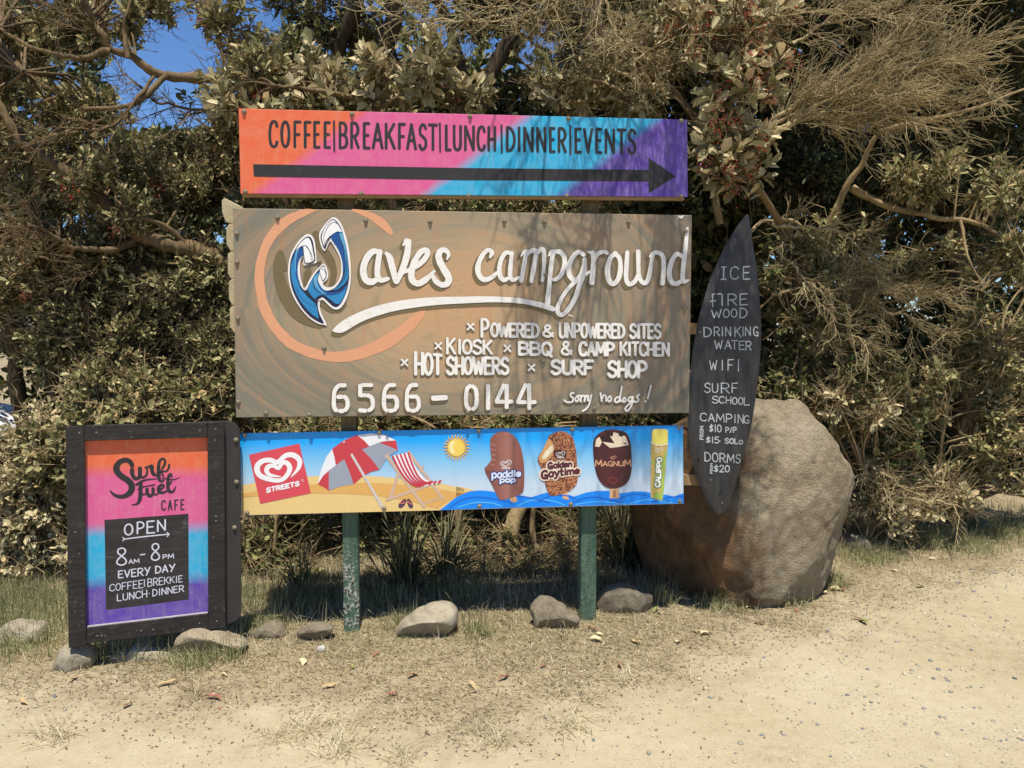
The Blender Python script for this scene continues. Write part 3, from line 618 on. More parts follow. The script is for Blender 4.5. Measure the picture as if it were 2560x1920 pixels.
prn(3, 'sandal_strap_print', (232, 120, 104), [], [([(1596, 828), (1625, 832), (1648, 828)], 8), ([(1668, 818), (1690, 828), (1718, 842)], 8), ([(1625, 832), (1640, 808)], 5), ([(1690, 828), (1684, 806)], 5)])
# sun
sx, sy = AB(2140, 300)
P = Paint(PL_ICE, .0018)
for k in range(22):
    t = 2 * math.pi * k / 22; q = []
    for j, r in enumerate((19, 25, 30, 34)):
        tt_ = t + (0, .06, .02, .12)[j]; q.append((sx + r * math.cos(tt_), sy + r * math.sin(tt_), (5.2, 4.2, 2.6, .8)[j]))
    P.stroke(q, 3, jit=0)
P.build('sun_ray_print', ink((228, 178, 84)), root)
P = Paint(PL_ICE, .0028); P.disc(sx, sy, 21.5); P.build('sun_print', ink((246, 214, 96)), root)
P = Paint(PL_ICE, .0034); P.fill([(sx - 15, sy - 12), (sx - 4, sy - 16), (sx - 9, sy), (sx - 3, sy + 15), (sx - 14, sy + 12), (sx - 18, sy)], True); P.build('sun_glow_print', ink((250, 234, 170)), root)
# chocolate paddle shape
def choc(name, base, hi, cx, wdt):
    m = N(name); c = m.n('TexCoord'); sp = m.n('SeparateXYZ'); m.l(c.outputs['Object'], sp.inputs[0])
    d_ = m.math('ABSOLUTE', m.math('SUBTRACT', sp.outputs[0], cx)); d_ = m.math('DIVIDE', d_, wdt)
    m.col(m.ramp(d_, [(0, hi), (.55, base), (1, mulc(base, .6))])); m.rough(.35, .4); return m.m
bu = lambda x: PL_ICE.loc(1140 + x / 3.687, 1150)[0]
prn(2, 'ice_stick_print', (226, 176, 128), [[(495, 755), (550, 738), (565, 785), (512, 802)], [(972, 690), (1020, 680), (1040, 772), (985, 762)], [(1420, 670), (1498, 668), (1506, 755), (1416, 758)]], z=b, k=3.687)
P1 = [(315, 222), (345, 172), (430, 140), (510, 164), (570, 228), (608, 330), (628, 480), (625, 660), (600, 712), (520, 748), (430, 772), (388, 752), (340, 650), (265, 500), (290, 455), (330, 400), (318, 320)]
prn(3, 'choc_ice_print', choc('choc_ice_ink', C(132, 72, 64), C(172, 116, 104), bu(470), .2), [P1], z=b, k=3.687, smooth=True)
prn(4, 'bitten_edge_print', (146, 88, 78), [[(318, 222), (340, 232), (372, 240), (380, 300), (392, 372), (362, 420), (345, 470), (322, 498), (270, 505), (288, 455), (325, 400), (316, 320)]], z=b, k=3.687, smooth=True)
prn(5, 'bitten_ridge_print', (184, 128, 118), [], [([(325, 250 + i * 48), (350 - i * 3, 270 + i * 46), (372 - i * 4, 262 + i * 46)], 9) for i in range(5)], z=b, k=3.687)
def label(lev, nm, col, fn): P = Paint(PL_ICE, .0006 + lev * .0007); fn(P); P.build(nm, ink(col), root)
def bw(P, text, x0, x1, t0, t1, b0, b1, w, gap=.2, slant=0.0): words(P, text, bx3(x0), bx3(x1), by3(t0), by3(t1), by3(b0), by3(b1), w / 3.687, (0, 0), gap, slant)
bx3 = lambda x: 1140 + x / 3.687
by3 = lambda y: 1040 + y / 3.687
for lev, col, ww in ((5, (40, 62, 128), 34), (6, (220, 230, 246), 15)):
    def f(P, ww=ww):
        bw(P, 'paddle', 330, 596, 505, 500, 570, 552, ww); bw(P, 'pop', 404, 545, 565, 565, 610, 604, ww)
    label(lev, 'treat_lettering', col, f)
def f(P):
    heart(P, bx3(460), by3(435), .235 / 3.687, .62); bw(P, 'STREETS', 424, 496, 474, 474, 486, 486, 4)
label(5, 'treat_emblem', (240, 232, 228), f)
# nut-coated bar
m = N('nut_crumb_ink'); vo = m.n('TexVoronoi'); vo.inputs['Scale'].default_value = 95; m.l(m.obj(), vo.inputs[0])
m.col(m.ramp(vo.outputs['Distance'], [(.1, C(226, 168, 122)), (.4, C(188, 118, 76)), (.75, C(112, 60, 40))])); m.rough(.5)
prn(3, 'nut_bar_print', m.m, [[(850, 190), (930, 145), (1000, 145), (1070, 190), (1100, 290), (1115, 430), (1118, 600), (1060, 680), (960, 722), (880, 735), (840, 690), (790, 500), (752, 400), (800, 310), (850, 250)]], z=b, k=3.687, smooth=True)
prn(4, 'bar_biscuit_print', (222, 166, 104), [[(852, 210), (892, 250), (902, 290), (880, 370), (800, 435), (762, 390), (800, 310)]], z=b, k=3.687, smooth=True)
prn(5, 'bar_cream_print', (244, 232, 196), [[(884, 268), (892, 320), (812, 400), (796, 370), (840, 310)]], z=b, k=3.687, smooth=True)
for lev, col, ww in ((5, (248, 226, 200), 44), (6, (92, 40, 52), 19)):
    def f(P, ww=ww):
        bw(P, 'G', 850, 885, 432, 430, 486, 482, ww); bw(P, 'olden', 900, 1066, 425, 418, 478, 462, ww * .9)
        bw(P, 'G', 790, 840, 508, 502, 575, 572, ww * 1.15); bw(P, 'aytime', 856, 1136, 494, 472, 560, 526, ww)
    label(lev, 'treat_lettering', col, f)
prn(4, 'emblem_backing_print', (86, 44, 36), [[(905, 325), (960, 308), (1015, 325), (1010, 385), (960, 396), (912, 385)]], z=b, k=3.687, smooth=True)
def f(P):
    heart(P, bx3(962), by3(348), .2 / 3.687, .62); bw(P, 'STREETS', 930, 994, 376, 376, 388, 388, 4)
label(6, 'treat_emblem', (240, 226, 214), f)
# dark chocolate bar with a broken top
prn(3, 'dark_bar_print', choc('dark_bar_ink', C(70, 34, 38), C(92, 44, 48), bu(1440), .23), [[(1262, 280), (1280, 200), (1350, 140), (1450, 124), (1560, 148), (1600, 215), (1615, 320), (1615, 520), (1570, 622), (1500, 660), (1440, 668), (1360, 640), (1300, 550), (1272, 420)]], z=b, k=3.687, smooth=True)
prn(4, 'bar_cream_print', (242, 220, 190), [[(1352, 242), (1400, 200), (1450, 150), (1500, 160), (1562, 188), (1592, 265), (1500, 284), (1420, 294)], [(1290, 215), (1320, 190), (1345, 240), (1320, 285), (1280, 280)]], z=b, k=3.687)
prn(5, 'choc_shard_print', (50, 26, 28), [[(1318, 190), (1410, 172), (1460, 250), (1362, 236)], [(1375, 125), (1450, 150), (1440, 190), (1385, 165)], [(1538, 240), (1575, 252), (1560, 262)], [(1490, 140), (1560, 152), (1530, 190), (1500, 180)]], z=b, k=3.687)
def f(P):
    bw(P, 'M', 1284, 1342, 408, 408, 460, 460, 12); bw(P, 'AGNU', 1352, 1540, 418, 416, 460, 458, 10); bw(P, 'M', 1552, 1608, 404, 404, 456, 456, 12)
    for x in (1280, 1345, 1548, 1612): P.stroke([(bx3(x - 7), by3(459)), (bx3(x + 7), by3(459))], 1.6)
    heart(P, bx3(1448), by3(382), .13 / 3.687, .62)
label(5, 'treat_lettering', (226, 166, 128), f)
P = Paint(PL_ICE, .0041); P.disc(bx3(1444), by3(592), 14, 13); P.build('seal_print', ink((122, 52, 54)), root)
P = Paint(PL_ICE, .0047); words(P, 'M', bx3(1424), bx3(1466), by3(575), by3(575), by3(610), by3(610), 2); P.stroke([(bx3(1444) + 12.5 * math.cos(t), by3(592) + 11.5 * math.sin(t)) for t in np.linspace(0, 6.28, 20)[:-1]], 1.2, closed=True, jit=0); P.build('seal_mark', ink((84, 34, 38)), root)
P = Paint(PL_ICE, .0027)
for i, c_ in enumerate('MAGNUM'):
    y = 745 - i * 11; glyph_y = y
    P.stroke([(bx3(1448), by3(y)), (bx3(1472), by3(y - 3))], 1.2); P.stroke([(bx3(1448), by3(y - 6)), (bx3(1472), by3(y - 5))], .9)
P.build('stick_mark', ink((176, 116, 84)), root)
# paper tube of lemon ice
prn(3, 'ice_tube_print', (214, 182, 104), [[(1796, 262), (1952, 250), (1928, 520), (1900, 780), (1794, 750), (1794, 500)]], z=b, k=3.687)
prn(4, 'tube_pattern_print', (170, 196, 90), [[(1925, 330), (1940, 330), (1925, 480), (1905, 500), (1900, 440)], [(1905, 520), (1925, 500), (1905, 760), (1885, 740)], [(1800, 420), (1816, 412), (1818, 440), (1802, 450)], [(1820, 735), (1850, 700), (1888, 720), (1880, 770), (1822, 756)]], z=b, k=3.687, smooth=True)
prn(4, 'lemon_ice_print', (250, 232, 110), [[(1805, 142), (1815, 124), (1860, 117), (1925, 120), (1953, 132), (1952, 200), (1948, 262), (1880, 270), (1800, 258)]], z=b, k=3.687)
prn(5, 'tube_rim_print', (240, 232, 200), [], [([(1795, 240), (1830, 262), (1880, 270), (1950, 258)], 12)], z=b, k=3.687)
def vtext(P, text, x, y0, y1, h, w, lean=0.0):
    """writing that reads upwards: glyph x runs up the tube"""
    ws = [WID.get(c, .8) for c in text]; k = (y0 - y1) / (sum(ws) + .16 * (len(ws) - 1)); y = y0
    for c, a_ in zip(text, ws):
        for kind, pts in G[c]:
            P.stroke([(bx3(x + lean * (y0 - (y - gx * a_ * k)) - h / 2 + (1 - gy) * h), by3(y - gx * a_ * k)) for gx, gy in pts], w / 3.687, smooth=kind > 0, closed=kind == 2, n=4)
        y -= (a_ + .16) * k
for lev, col, ww in ((5, (66, 140, 70), 28), (6, (250, 250, 244), 14)):
    label(lev, 'treat_lettering', col, lambda P, ww=ww: vtext(P, 'CALIPPO', 1855, 650, 385, 42, ww, .07))
def f(P): heart(P, bx3(1868), by3(312), .17 / 3.687, .62)
label(5, 'treat_emblem', (244, 234, 214), f)
bolts(PL_ICE, root, a([(122, 180), (1404, 158), (143, 922), (1450, 880)]) + b([(208, 138), (1072, 122), (2058, 102), (216, 830), (1058, 810), (2062, 786)]))

# ---- posts, rails, planks
def wood_post(name, peel):
    m = N(name); v = m.obj(); sp = m.n('SeparateXYZ'); m.l(v, sp.inputs[0])
    grain = m.noise(m.obj((14, 14, 1.2)), 3, 5, .6)
    low = m.noise(v, 16, 5, .7)
    green = m.ramp(grain, [(.3, C(60, 86, 70, .8)), (.7, C(98, 124, 102, .8))])
    tan = m.ramp(grain, [(.3, C(112, 96, 68, .7)), (.7, C(150, 130, 92, .7))])
    h = m.math('ADD', sp.outputs[2], m.math('MULTIPLY', grain, .12))
    col = m.mix(m.ramp(h, [(.70, g4(0)), (.82, g4(1))]), green, tan)
    chip = m.math('MULTIPLY', m.ramp(low, [(.47, g4(0)), (.52, g4(1))]), m.ramp(sp.outputs[2], [(.34, g4(1)), (.5, g4(0))]))
    if not peel: chip = m.math('MULTIPLY', chip, .12)
    col = m.mix(chip, col, m.ramp(m.noise(v, 60, 2), [(.42, C(60, 58, 48)), (.58, C(180, 184, 164))]))
    m.col(col); m.rough(.6, .3); m.bump(m.math('ADD', low, grain), .9, .012); return m.m
for cx, by_, lbl in ((879, 1578, 'square green timber post with badly peeling paint, left of the pair carrying the boards'), (1471, 1550, 'square green timber post with sound paint, right of the pair carrying the boards')):
    u, w = PL_POST.loc(cx, by_); ut, wt_ = PL_POST.loc(cx + 2, 300)
    m = MB(); hw = .042 if cx < 1000 else .044
    n_ = 8
    zs = [-.12] + [2.62 * k / n_ for k in range(n_ + 1)]
    rings = []
    for z_ in zs:
        i = len(m.V); c_ = .006
        q = [(-hw + c_, 0), (hw - c_, 0), (hw, c_), (hw, .088 - c_), (hw - c_, .088), (-hw + c_, .088), (-hw, .088 - c_), (-hw, c_)]
        rings.append([(x, y, z_) for x, y in q])
    for i in range(len(rings) - 1):
        m.add(rings[i] + rings[i + 1], [(j, (j + 1) % 8, 8 + (j + 1) % 8, 8 + j) for j in range(8)])
    m.add(rings[-1], [tuple(range(8))])
    o = m.build('sign_post', wood_post('green_post_paint', cx < 1000)); o.matrix_world = Matrix.Translation(PL_POST.m @ Vector((u, 0, 0)) * 1.0) @ Matrix.Rotation(YAW, 4, 'Z')
    o.location.z = 0
    tag(o, lbl, 'post', 'posts carrying the boards')
for y0, y1, x0, x1, lbl in ((808, 836, 1560, 1790, 'short timber rail end, upper of the two holding the surfboard'), (1186, 1214, 1560, 1800, 'short timber rail end, lower of the two holding the surfboard')):
    p = plane_off(.0445); m = MB(); q = [p.loc(x0, y0), p.loc(x1, y0), p.loc(x1, y1), p.loc(x0, y1)]
    m.prism(q, 0, .042); o = m.build('timber_rail', timber_raw, bevel=.003); o.matrix_world = p.m; tag(o, lbl, 'rail', 'rails behind the surfboard')
p = plane_off(.058); root = empty('plank_backing', m=p.m); tag(root, 'stack of rough pale planks with chamfered ends poking out behind the big board', 'planks')
rough_w = plain('rough_sawn_plank', (196, 178, 140), .72, .3, .85, 30, .5)
zz = Z(540, 480, 4.61)
for q in ([(100, 68), (63, 95), (70, 240), (110, 345), (185, 372), (420, 372), (420, 230), (330, 186)], [(155, 368), (116, 410), (120, 610), (175, 685), (420, 690), (420, 370)], [(175, 686), (134, 715), (134, 940), (170, 1000), (420, 1004), (420, 688)], [(185, 1000), (144, 1035), (148, 1235), (182, 1305), (420, 1310), (420, 1002)], [(200, 1308), (158, 1345), (160, 1560), (210, 1625), (420, 1630), (420, 1312)]):
    m = MB(); m.prism([p.loc(*c) for c in zz(q)], 0, .024); m.build('plank', rough_w, root, bevel=.004)

# ---- 4. cafe board on the left
cs = [(165, 1065), (559.7, 1052.3), (562.8, 1566.8), (172.9, 1616.6)]
zr = [1.0, 1.073, 1.085, 1.012]; D0 = 3.80 / ray(*cs[0]).y
pts = [CAM + ray(*c) * (D0 * k) for c, k in zip(cs, zr)]
ex = (pts[1] - pts[0]) + (pts[2] - pts[3]); dn = (pts[0] - pts[3]) + (pts[1] - pts[2])
nv = dn.cross(ex).normalized()
nv = nv if nv.y > 0 else -nv
PL_CAFE = Plane(sum(pts, Vector()) / 4, ex, nv)
root = empty('cafe_sign', m=PL_CAFE.m)
tag(root, 'black framed cafe board in sunset colours with a chalked panel, standing on stones', 'sign')
q = Z(120, 1030, 2.552); pl = PL_CAFE
m = N('worn_black_timber'); v = m.obj(); gr_ = m.noise(m.obj((3, 3, 24)), 3, 5, .7, .5); w_ = m.noise(v, 9, 6, .72); w2_ = m.noise(v, 60, 4, .7)
col = m.ramp(gr_, [(.3, C(40, 37, 35, .7)), (.7, C(66, 61, 57, .7))])
col = m.mix(m.ramp(w_, [(.56, g4(0)), (.74, g4(.35))]), col, C(112, 104, 94, .72)); col = m.mix(m.ramp(w2_, [(.64, g4(0)), (.7, g4(.6))]), col, C(160, 148, 126, .72))
m.col(col); m.rough(.62, .22); m.bump(m.math('ADD', gr_, w2_), .25, .003); frame_m = m.m
FT = .024
def panel(name, poly, y0, y1, mat_, bevel=0.003): 
    m = MB(); m.prism([pl.loc(*c) for c in q(poly)], y0, y1); return m.build(name, mat_, root, bevel=bevel)
W_, SC_ = pl.loc, 1
f_in = [(246, 182), (1012, 158), (1014, 1275), (256, 1364)]
panel('stile', [(115, 90), (234, 84), (247, 1484), (135, 1497)], -FT, .004, frame_m)
panel('stile', [(1018, 63), (1122, 56), (1130, 1370), (1022, 1379)], -FT, .004, frame_m)
panel('top_rail', [(235, 84), (1017, 63), (1016, 160), (236, 182)], -FT + .001, .003, frame_m)
panel('bottom_rail', [(248, 1368), (1021, 1277), (1021.5, 1379), (248, 1468)], -FT + .001, .003, frame_m)
panel('sill', [(252, 1362), (1018, 1273), (1018, 1283), (252, 1373)], -FT + .008, .003, plain('worn_sill_edge', (168, 160, 162), .8, .2, .5, 30), .002)
wv = lambda y: pl.loc(*q([(640, y)])[0])[1]
m_ = spray_mat('sunset_spray', pl, [(-wv(385), OR, PK), (-wv(745), PK, CY), (-wv(1075), CY, PU)], (-.06, -1), .035, .015)
panel('art_panel', [(228, 176), (1024, 150), (1026, 1290), (240, 1378)], .005, .011, m_, 0)
bk = [(128, 100), (1120, 58), (1165, 60), (1200, 74), (1221, 104), (1225, 135), (1237, 1270), (1230, 1308), (1205, 1336), (1130, 1368), (150, 1486)]
panel('backing_sheet', bk, .0125, .03, plain('black_backing_paint', (64, 60, 57), .72, .3, .55, 10, .1), .003)
def black_(rough=.6): return plain('chalkboard_paint', (58, 54, 52), .75, .25, rough, 7)
# the black board on the art panel and its chalk
P = Paint(pl, -.0045); P.fill(q([(360, 690), (896, 650), (898, 1197), (370, 1265)]))
m = N('chalkboard'); v = m.obj((3, 3, 9)); sm = m.noise(v, 3.2, 5, .6, 1.2)
m.col(m.ramp(sm, [(.35, C(52, 48, 46)), (.62, C(66, 62, 60)), (.8, C(112, 108, 108))])); m.rough(.7, .2); P.build('chalkboard_panel', m.m, root)
chalk = plain('chalk_marker', (216, 214, 224), .82, .16, .8, 40)
c = Z(250, 1280, 6.64); cx_ = lambda x: 250 + x / 6.64
cy_ = lambda y: 1280 + y / 6.64
P = Paint(pl, -.0038)
def cw_(text, x0, x1, t0, t1, b0, b1, w, gap=.28): words(P, text, cx_(x0), cx_(x1), cy_(t0), cy_(t1), cy_(b0), cy_(b1), w * .8 / 6.64, (0, 0), gap)
cw_('O', 408, 540, 210, 200, 385, 380, 30); cw_('P', 618, 728, 175, 165, 362, 355, 30); cw_('E', 780, 905, 162, 152, 355, 345, 30); cw_('N', 955, 1085, 145, 130, 325, 305, 30)
P.stroke(c([(395, 455), (700, 415), (1145, 370)]), 20 / 6.64)
for l_ in ([(375, 425), (410, 450), (378, 482)], [(1112, 340), (1150, 370), (1115, 412)]): P.stroke(c(l_), 16 / 6.64, smooth=False)
cw_('8', 280, 435, 605, 600, 890, 880, 28); cw_('8', 855, 985, 530, 525, 808, 800, 28); cw_('AM', 478, 650, 795, 780, 860, 845, 16); cw_('PM', 1045, 1222, 715, 695, 780, 770, 18); P.stroke(c([(672, 712), (745, 705)]), 20 / 6.64)
cw_('EVERY', 305, 828, 985, 918, 1098, 1048, 24); cw_('DAY', 922, 1240, 905, 868, 1020, 985, 25); cw_('COFFEE', 160, 712, 1212, 1130, 1318, 1258, 17); cw_('|', 728, 745, 1128, 1126, 1240, 1240, 17); cw_('BREKKIE', 792, 1368, 1112, 1058, 1242, 1160, 17)
cw_('LUNCH', 285, 778, 1375, 1300, 1480, 1415, 19); cw_('*', 805, 830, 1340, 1340, 1370, 1370, 18); cw_('DINNER', 875, 1390, 1290, 1218, 1400, 1320, 19)
P.build('chalk_lettering', chalk, root)
s_ = Z(270, 1130, 10.37); P = Paint(pl, -.0038)
for l_ in ([(628, 372, 95), (598, 292, 112), (520, 222, 118), (430, 215, 125), (300, 262, 130), (216, 400, 150), (250, 530, 150), (370, 645, 145), (510, 735, 150), (610, 860, 152), (598, 1010, 145), (500, 1110, 128), (370, 1160, 100), (240, 1148, 84), (130, 1088, 58), (58, 1005, 34)],
           [(622, 460, 100), (628, 570, 96), (680, 670, 92), (760, 690, 86), (822, 620, 92), (826, 420, 104)], [(826, 580, 80), (862, 648, 66), (930, 655, 56), (1000, 590, 50), (1012, 440, 44), (965, 402, 40)], [(965, 402, 46), (1060, 382, 54), (1130, 372, 96), (1138, 480, 92), (1190, 585, 80), (1260, 605, 50)],
           [(1400, 440, 46), (1458, 340, 60), (1478, 230, 56), (1420, 172, 50), (1342, 230, 62), (1312, 380, 84), (1312, 560, 92), (1325, 700, 80), (1375, 765, 52), (1450, 735, 44)], [(1350, 492, 46), (1500, 500, 44), (1568, 430, 50), (1588, 325, 50)], [(1385, 530, 44), (1438, 638, 44)],
           [(732, 850, 60), (850, 772, 56), (1000, 722, 44), (1255, 698, 22)], [(842, 800, 96), (842, 1000, 96), (832, 1180, 92), (790, 1310, 70), (720, 1358, 44), (612, 1374, 22)], [(775, 972, 34), (900, 912, 30), (1208, 852, 34)], [(1010, 965, 84), (1022, 1080, 80), (1092, 1145, 76), (1162, 1080, 74), (1166, 945, 80)],
           [(890, 1102, 40), (1010, 1088, 40)], [(1165, 1050, 50), (1222, 1108, 44), (1340, 1060, 36)], [(1345, 985, 44), (1420, 930, 50), (1440, 868, 54), (1392, 848, 54), (1322, 910, 80), (1312, 1000, 84), (1380, 1058, 70), (1470, 1040, 52), (1540, 1000, 44)], [(1655, 650, 44), (1622, 570, 54), (1572, 640, 70), (1550, 780, 76), (1552, 920, 78), (1602, 1030, 76), (1680, 1030, 56), (1730, 960, 40), (1754, 892, 18)], [(1590, 850, 44), (1648, 765, 40)], [(1390, 690, 22), (1520, 688, 26)], [(1602, 718, 30), (1740, 708, 26), (1862, 656, 14)]):
    P.stroke(s_(l_), 6, jit=.015)
sx_ = lambda x: 270 + x / 10.37
sy_ = lambda y: 1130 + y / 10.37
words(P, 'CAFE', sx_(1392), sx_(1972), sy_(1262), sy_(1240), sy_(1512), sy_(1488), 3.0, (0, 0), .75)
P.build('cafe_lettering', black_paint, root)
for x, y in ((1200, 178), (1203, 448), (1190, 740)):
    u, w = pl.loc(*q([(x, y)])[0]); link('bolt', BOLT, root, (u, .0123, w))
scr = MB(); scr.lathe([(.0045, 0), (.004, -.0015), (.001, -.002)], (0, 0, 0), 'y', 8)
for i, (x, y) in enumerate(((203, 130), (312, 128), (968, 115), (1068, 105), (178, 760), (1070, 660), (1070, 690), (318, 1418), (345, 1416), (595, 1385), (672, 1378), (965, 1338), (1075, 1325))):
    u, w = pl.loc(*q([(x, y)])[0])
    if i == 0: so = scr.build('screw', plain('steel_screw', (150, 146, 146), .8, .1, .4, metal=.5), root, (u, -FT, w))
    else: link('screw', so.data, root, (u, -FT, w))

# ---- 5. surfboard sign
PL_SURF = plane_off(.115)
SL = [(1866, 536), (1838, 575), (1805, 640), (1775, 710), (1752, 790), (1737, 870), (1727, 950), (1723, 1020), (1724, 1080), (1731, 1140), (1744, 1190), (1757, 1228), (1771, 1263), (1780, 1275), (1788, 1282), (1797, 1287)]
SR = [(1872, 536), (1882, 580), (1893, 640), (1902, 710), (1908, 790), (1909, 850), (1903, 930), (1893, 1010), (1880, 1090), (1862, 1150), (1850, 1190), (1841, 1228), (1829, 1263), (1820, 1275), (1812, 1282), (1799, 1287)]
def outline(lst, w):
    q_ = [PL_SURF.loc(*p_) for p_ in lst]; ws = [c_[1] for c_ in q_][::-1]; us = [c_[0] for c_ in q_][::-1]; return np.interp(w, ws, us)
WT, WBm = PL_SURF.loc(1869, 536)[1], PL_SURF.loc(1798, 1287)[1]
def surf_front(u, w):
    w = min(max(w, WBm + .002), WT - .002); a_, b_ = outline(SL, w), outline(SR, w); c_ = (a_ + b_) / 2; h = max((b_ - a_) / 2, 1e-4)
    s_ = min(abs(u - c_) / h, 1); return .030 * min(1, h / .08) * (s_ ** 3.2)
root = empty('surfboard_sign', m=PL_SURF.m)
tag(root, 'upright dark grey surfboard used as a price list, nose up, in front of the boulder', 'surfboard')
ws = [WBm + (WT - WBm) * (0.5 - 0.5 * math.cos(math.pi * k / 60)) for k in range(61)]
V = []; Fq = []; ns = 33
for w in ws:
    a_, b_ = outline(SL, w), outline(SR, w)
    # smooth the traced edge
    a_ = np.mean([outline(SL, w + d_) for d_ in (-.03, -.015, 0, .015, .03)]) if WBm + .05 < w < WT - .05 else a_
    b_ = np.mean([outline(SR, w + d_) for d_ in (-.03, -.015, 0, .015, .03)]) if WBm + .05 < w < WT - .05 else b_
    c_, h = (a_ + b_) / 2, max((b_ - a_) / 2, .0008); k_ = min(1, h / .08)
    for j in range(ns):
        s_ = math.sin(math.pi / 2 * (-1 + 2 * j / (ns - 1))); V.append((c_ + s_ * h, .030 * k_ * abs(s_) ** 3.2, w))
    for j in range(ns - 2, 0, -1):
        s_ = math.sin(math.pi / 2 * (-1 + 2 * j / (ns - 1))); V.append((c_ + s_ * h, .030 * k_ + .028 * k_ * (1 - abs(s_) ** 2.5), w))
nr_ = 2 * ns - 2
for i in range(60):
    for j in range(nr_): Fq.append((i * nr_ + j, i * nr_ + (j + 1) % nr_, (i + 1) * nr_ + (j + 1) % nr_, (i + 1) * nr_ + j))
m = N('worn_grey_surfboard'); v = m.obj(); st = m.noise(m.obj((9, 1, .9)), 2.6, 5, .6)
col = m.ramp(st, [(.3, C(48, 46, 44)), (.55, C(64, 62, 60)), (.8, C(88, 85, 82))])
smg = m.noise(v, 4, 4, .6); col = m.mix(m.ramp(smg, [(.55, g4(0)), (.78, g4(.25))]), col, C(120, 117, 112))
sp = m.n('SeparateXYZ'); m.l(v, sp.inputs[0])
m.col(col); m.rough(.5, .3); m.bump(m.noise(v, 40, 3), .08, .003)
link('board', mesh_np('board', V, Fq, mats=[m.m], smooth=True), root)
P = Paint(PL_SURF, .0012, surf_front)
a = Z(1720, 620, 5.185); b = Z(1720, 920, 4.365)
def sa(text, x0, x1, t0, t1, b0, b1, w=13.5, gap=.3): words(P, text, 1720 + x0 / 5.185, 1720 + x1 / 5.185, 620 + t0 / 5.185, 620 + t1 / 5.185, 620 + b0 / 5.185, 620 + b1 / 5.185, w / 5.185, (0, 0), gap)
def sb(text, x0, x1, t0, t1, b0, b1, w=11.5, gap=.3): words(P, text, 1720 + x0 / 4.365, 1720 + x1 / 4.365, 920 + t0 / 4.365, 920 + t1 / 4.365, 920 + b0 / 4.365, 920 + b1 / 4.365, min(w, 12.5) / 4.365, (0, 0), gap)
P.stroke(a([(470, 245), (462, 405)]), 17 / 5.185); P.stroke(a([(445, 245), (497, 243)]), 15 / 5.185); P.stroke(a([(436, 406), (490, 405)]), 15 / 5.185)
sa('C', 550, 652, 245, 245, 405, 400); sa('E', 715, 808, 245, 240, 405, 400)
P.stroke(a([(328, 600), (326, 760)]), 2.7); P.stroke(a([(322, 598), (430, 594)]), 2.7); P.stroke(a([(302, 690), (366, 682)]), 2.5); sa('I', 436, 450, 598, 598, 745, 745); sa('R', 515, 630, 598, 596, 745, 742); sa('E', 672, 775, 598, 592, 738, 732)
sa('W', 312, 428, 805, 798, 905, 902); sa('OO', 458, 632, 796, 790, 902, 895); sa('D', 672, 765, 780, 775, 905, 902)
sa('D', 216, 305, 1030, 1026, 1152, 1146); sa('R', 340, 408, 1026, 1024, 1140, 1140); sa('I', 436, 450, 1026, 1026, 1140, 1140); sa('N', 484, 552, 1024, 1024, 1140, 1138); sa('K', 604, 688, 1024, 1022, 1148, 1155); sa('I', 706, 720, 1022, 1022, 1140, 1140); sa('N', 742, 815, 1024, 1022, 1136, 1134); sa('G', 858, 925, 1022, 1022, 1138, 1140)
sa('W', 348, 442, 1200, 1196, 1310, 1306); sa('A', 475, 556, 1200, 1198, 1308, 1306); sa('T', 562, 640, 1200, 1200, 1310, 1310); sa('E', 662, 735, 1210, 1206, 1316, 1314); sa('R', 752, 826, 1212, 1208, 1318, 1325)
sa('W', 282, 372, 1460, 1456, 1580, 1576); sa('I', 436, 450, 1455, 1455, 1582, 1582); sa('F', 515, 588, 1450, 1446, 1585, 1585); sa('I', 645, 660, 1445, 1445, 1595, 1595)
sb('S', 185, 245, 166, 166, 268, 266); sb('U', 264, 325, 170, 168, 268, 264); sb('R', 360, 450, 166, 164, 272, 278); sb('F', 478, 540, 168, 164, 268, 268); sb('S', 265, 328, 308, 306, 382, 384); sb('CH', 338, 468, 312, 312, 380, 390); sb('OO', 484, 600, 322, 324, 395, 398); sb('L', 614, 678, 325, 325, 405, 406)
sb('CAMPIN', 138, 608, 494, 508, 576, 604); sb('G', 618, 678, 522, 524, 604, 606); sb('$10', 232, 360, 618, 622, 694, 698, 13); sb('P/P', 410, 526, 648, 646, 704, 704, 13); sb('$15', 198, 335, 752, 752, 814, 820, 13); sb('.', 336, 354, 775, 775, 800, 800, 16); sb('SOL', 402, 545, 768, 772, 822, 828, 13); sb('O', 560, 604, 790, 790, 834, 834, 13)
sb('DORMS', 185, 585, 918, 950, 1016, 1042, 16); sb('$20', 282, 450, 1060, 1066, 1132, 1134, 14)
def vt(text, x, y0, y1, h, w):
    ws_ = [WID.get(c_, .8) for c_ in text]; k = (y0 - y1) / (sum(ws_) + .3 * (len(ws_) - 1)); y = y0
    for c_, a_ in zip(text, ws_):
        for kind, pts in G[c_]: P.stroke(b([(x - h / 2 + (1 - gy) * h, y - gx * a_ * k) for gx, gy in pts]), w / 4.365, smooth=kind > 0, closed=kind == 2, n=4)
        y -= (a_ + .3) * k
vt('FROM', 152, 782, 636, 36, 9); vt('FROM', 254, 1150, 1040, 26, 8)
P.build('chalk_lettering', plain('faded_chalk', (196, 200, 200), .78, .2, .8, 40), root)
P = Paint(PL_SURF, .0008, surf_front)
for l_ in ([(118, 985), (128, 1025)], [(610, 1010), (612, 1065)], [(352, 1352), (350, 1382)]): P.stroke(b(l_), 3.6, jit=0)
P.build('fin_slot', plain('slot_black', (22, 20, 20), .8), root)
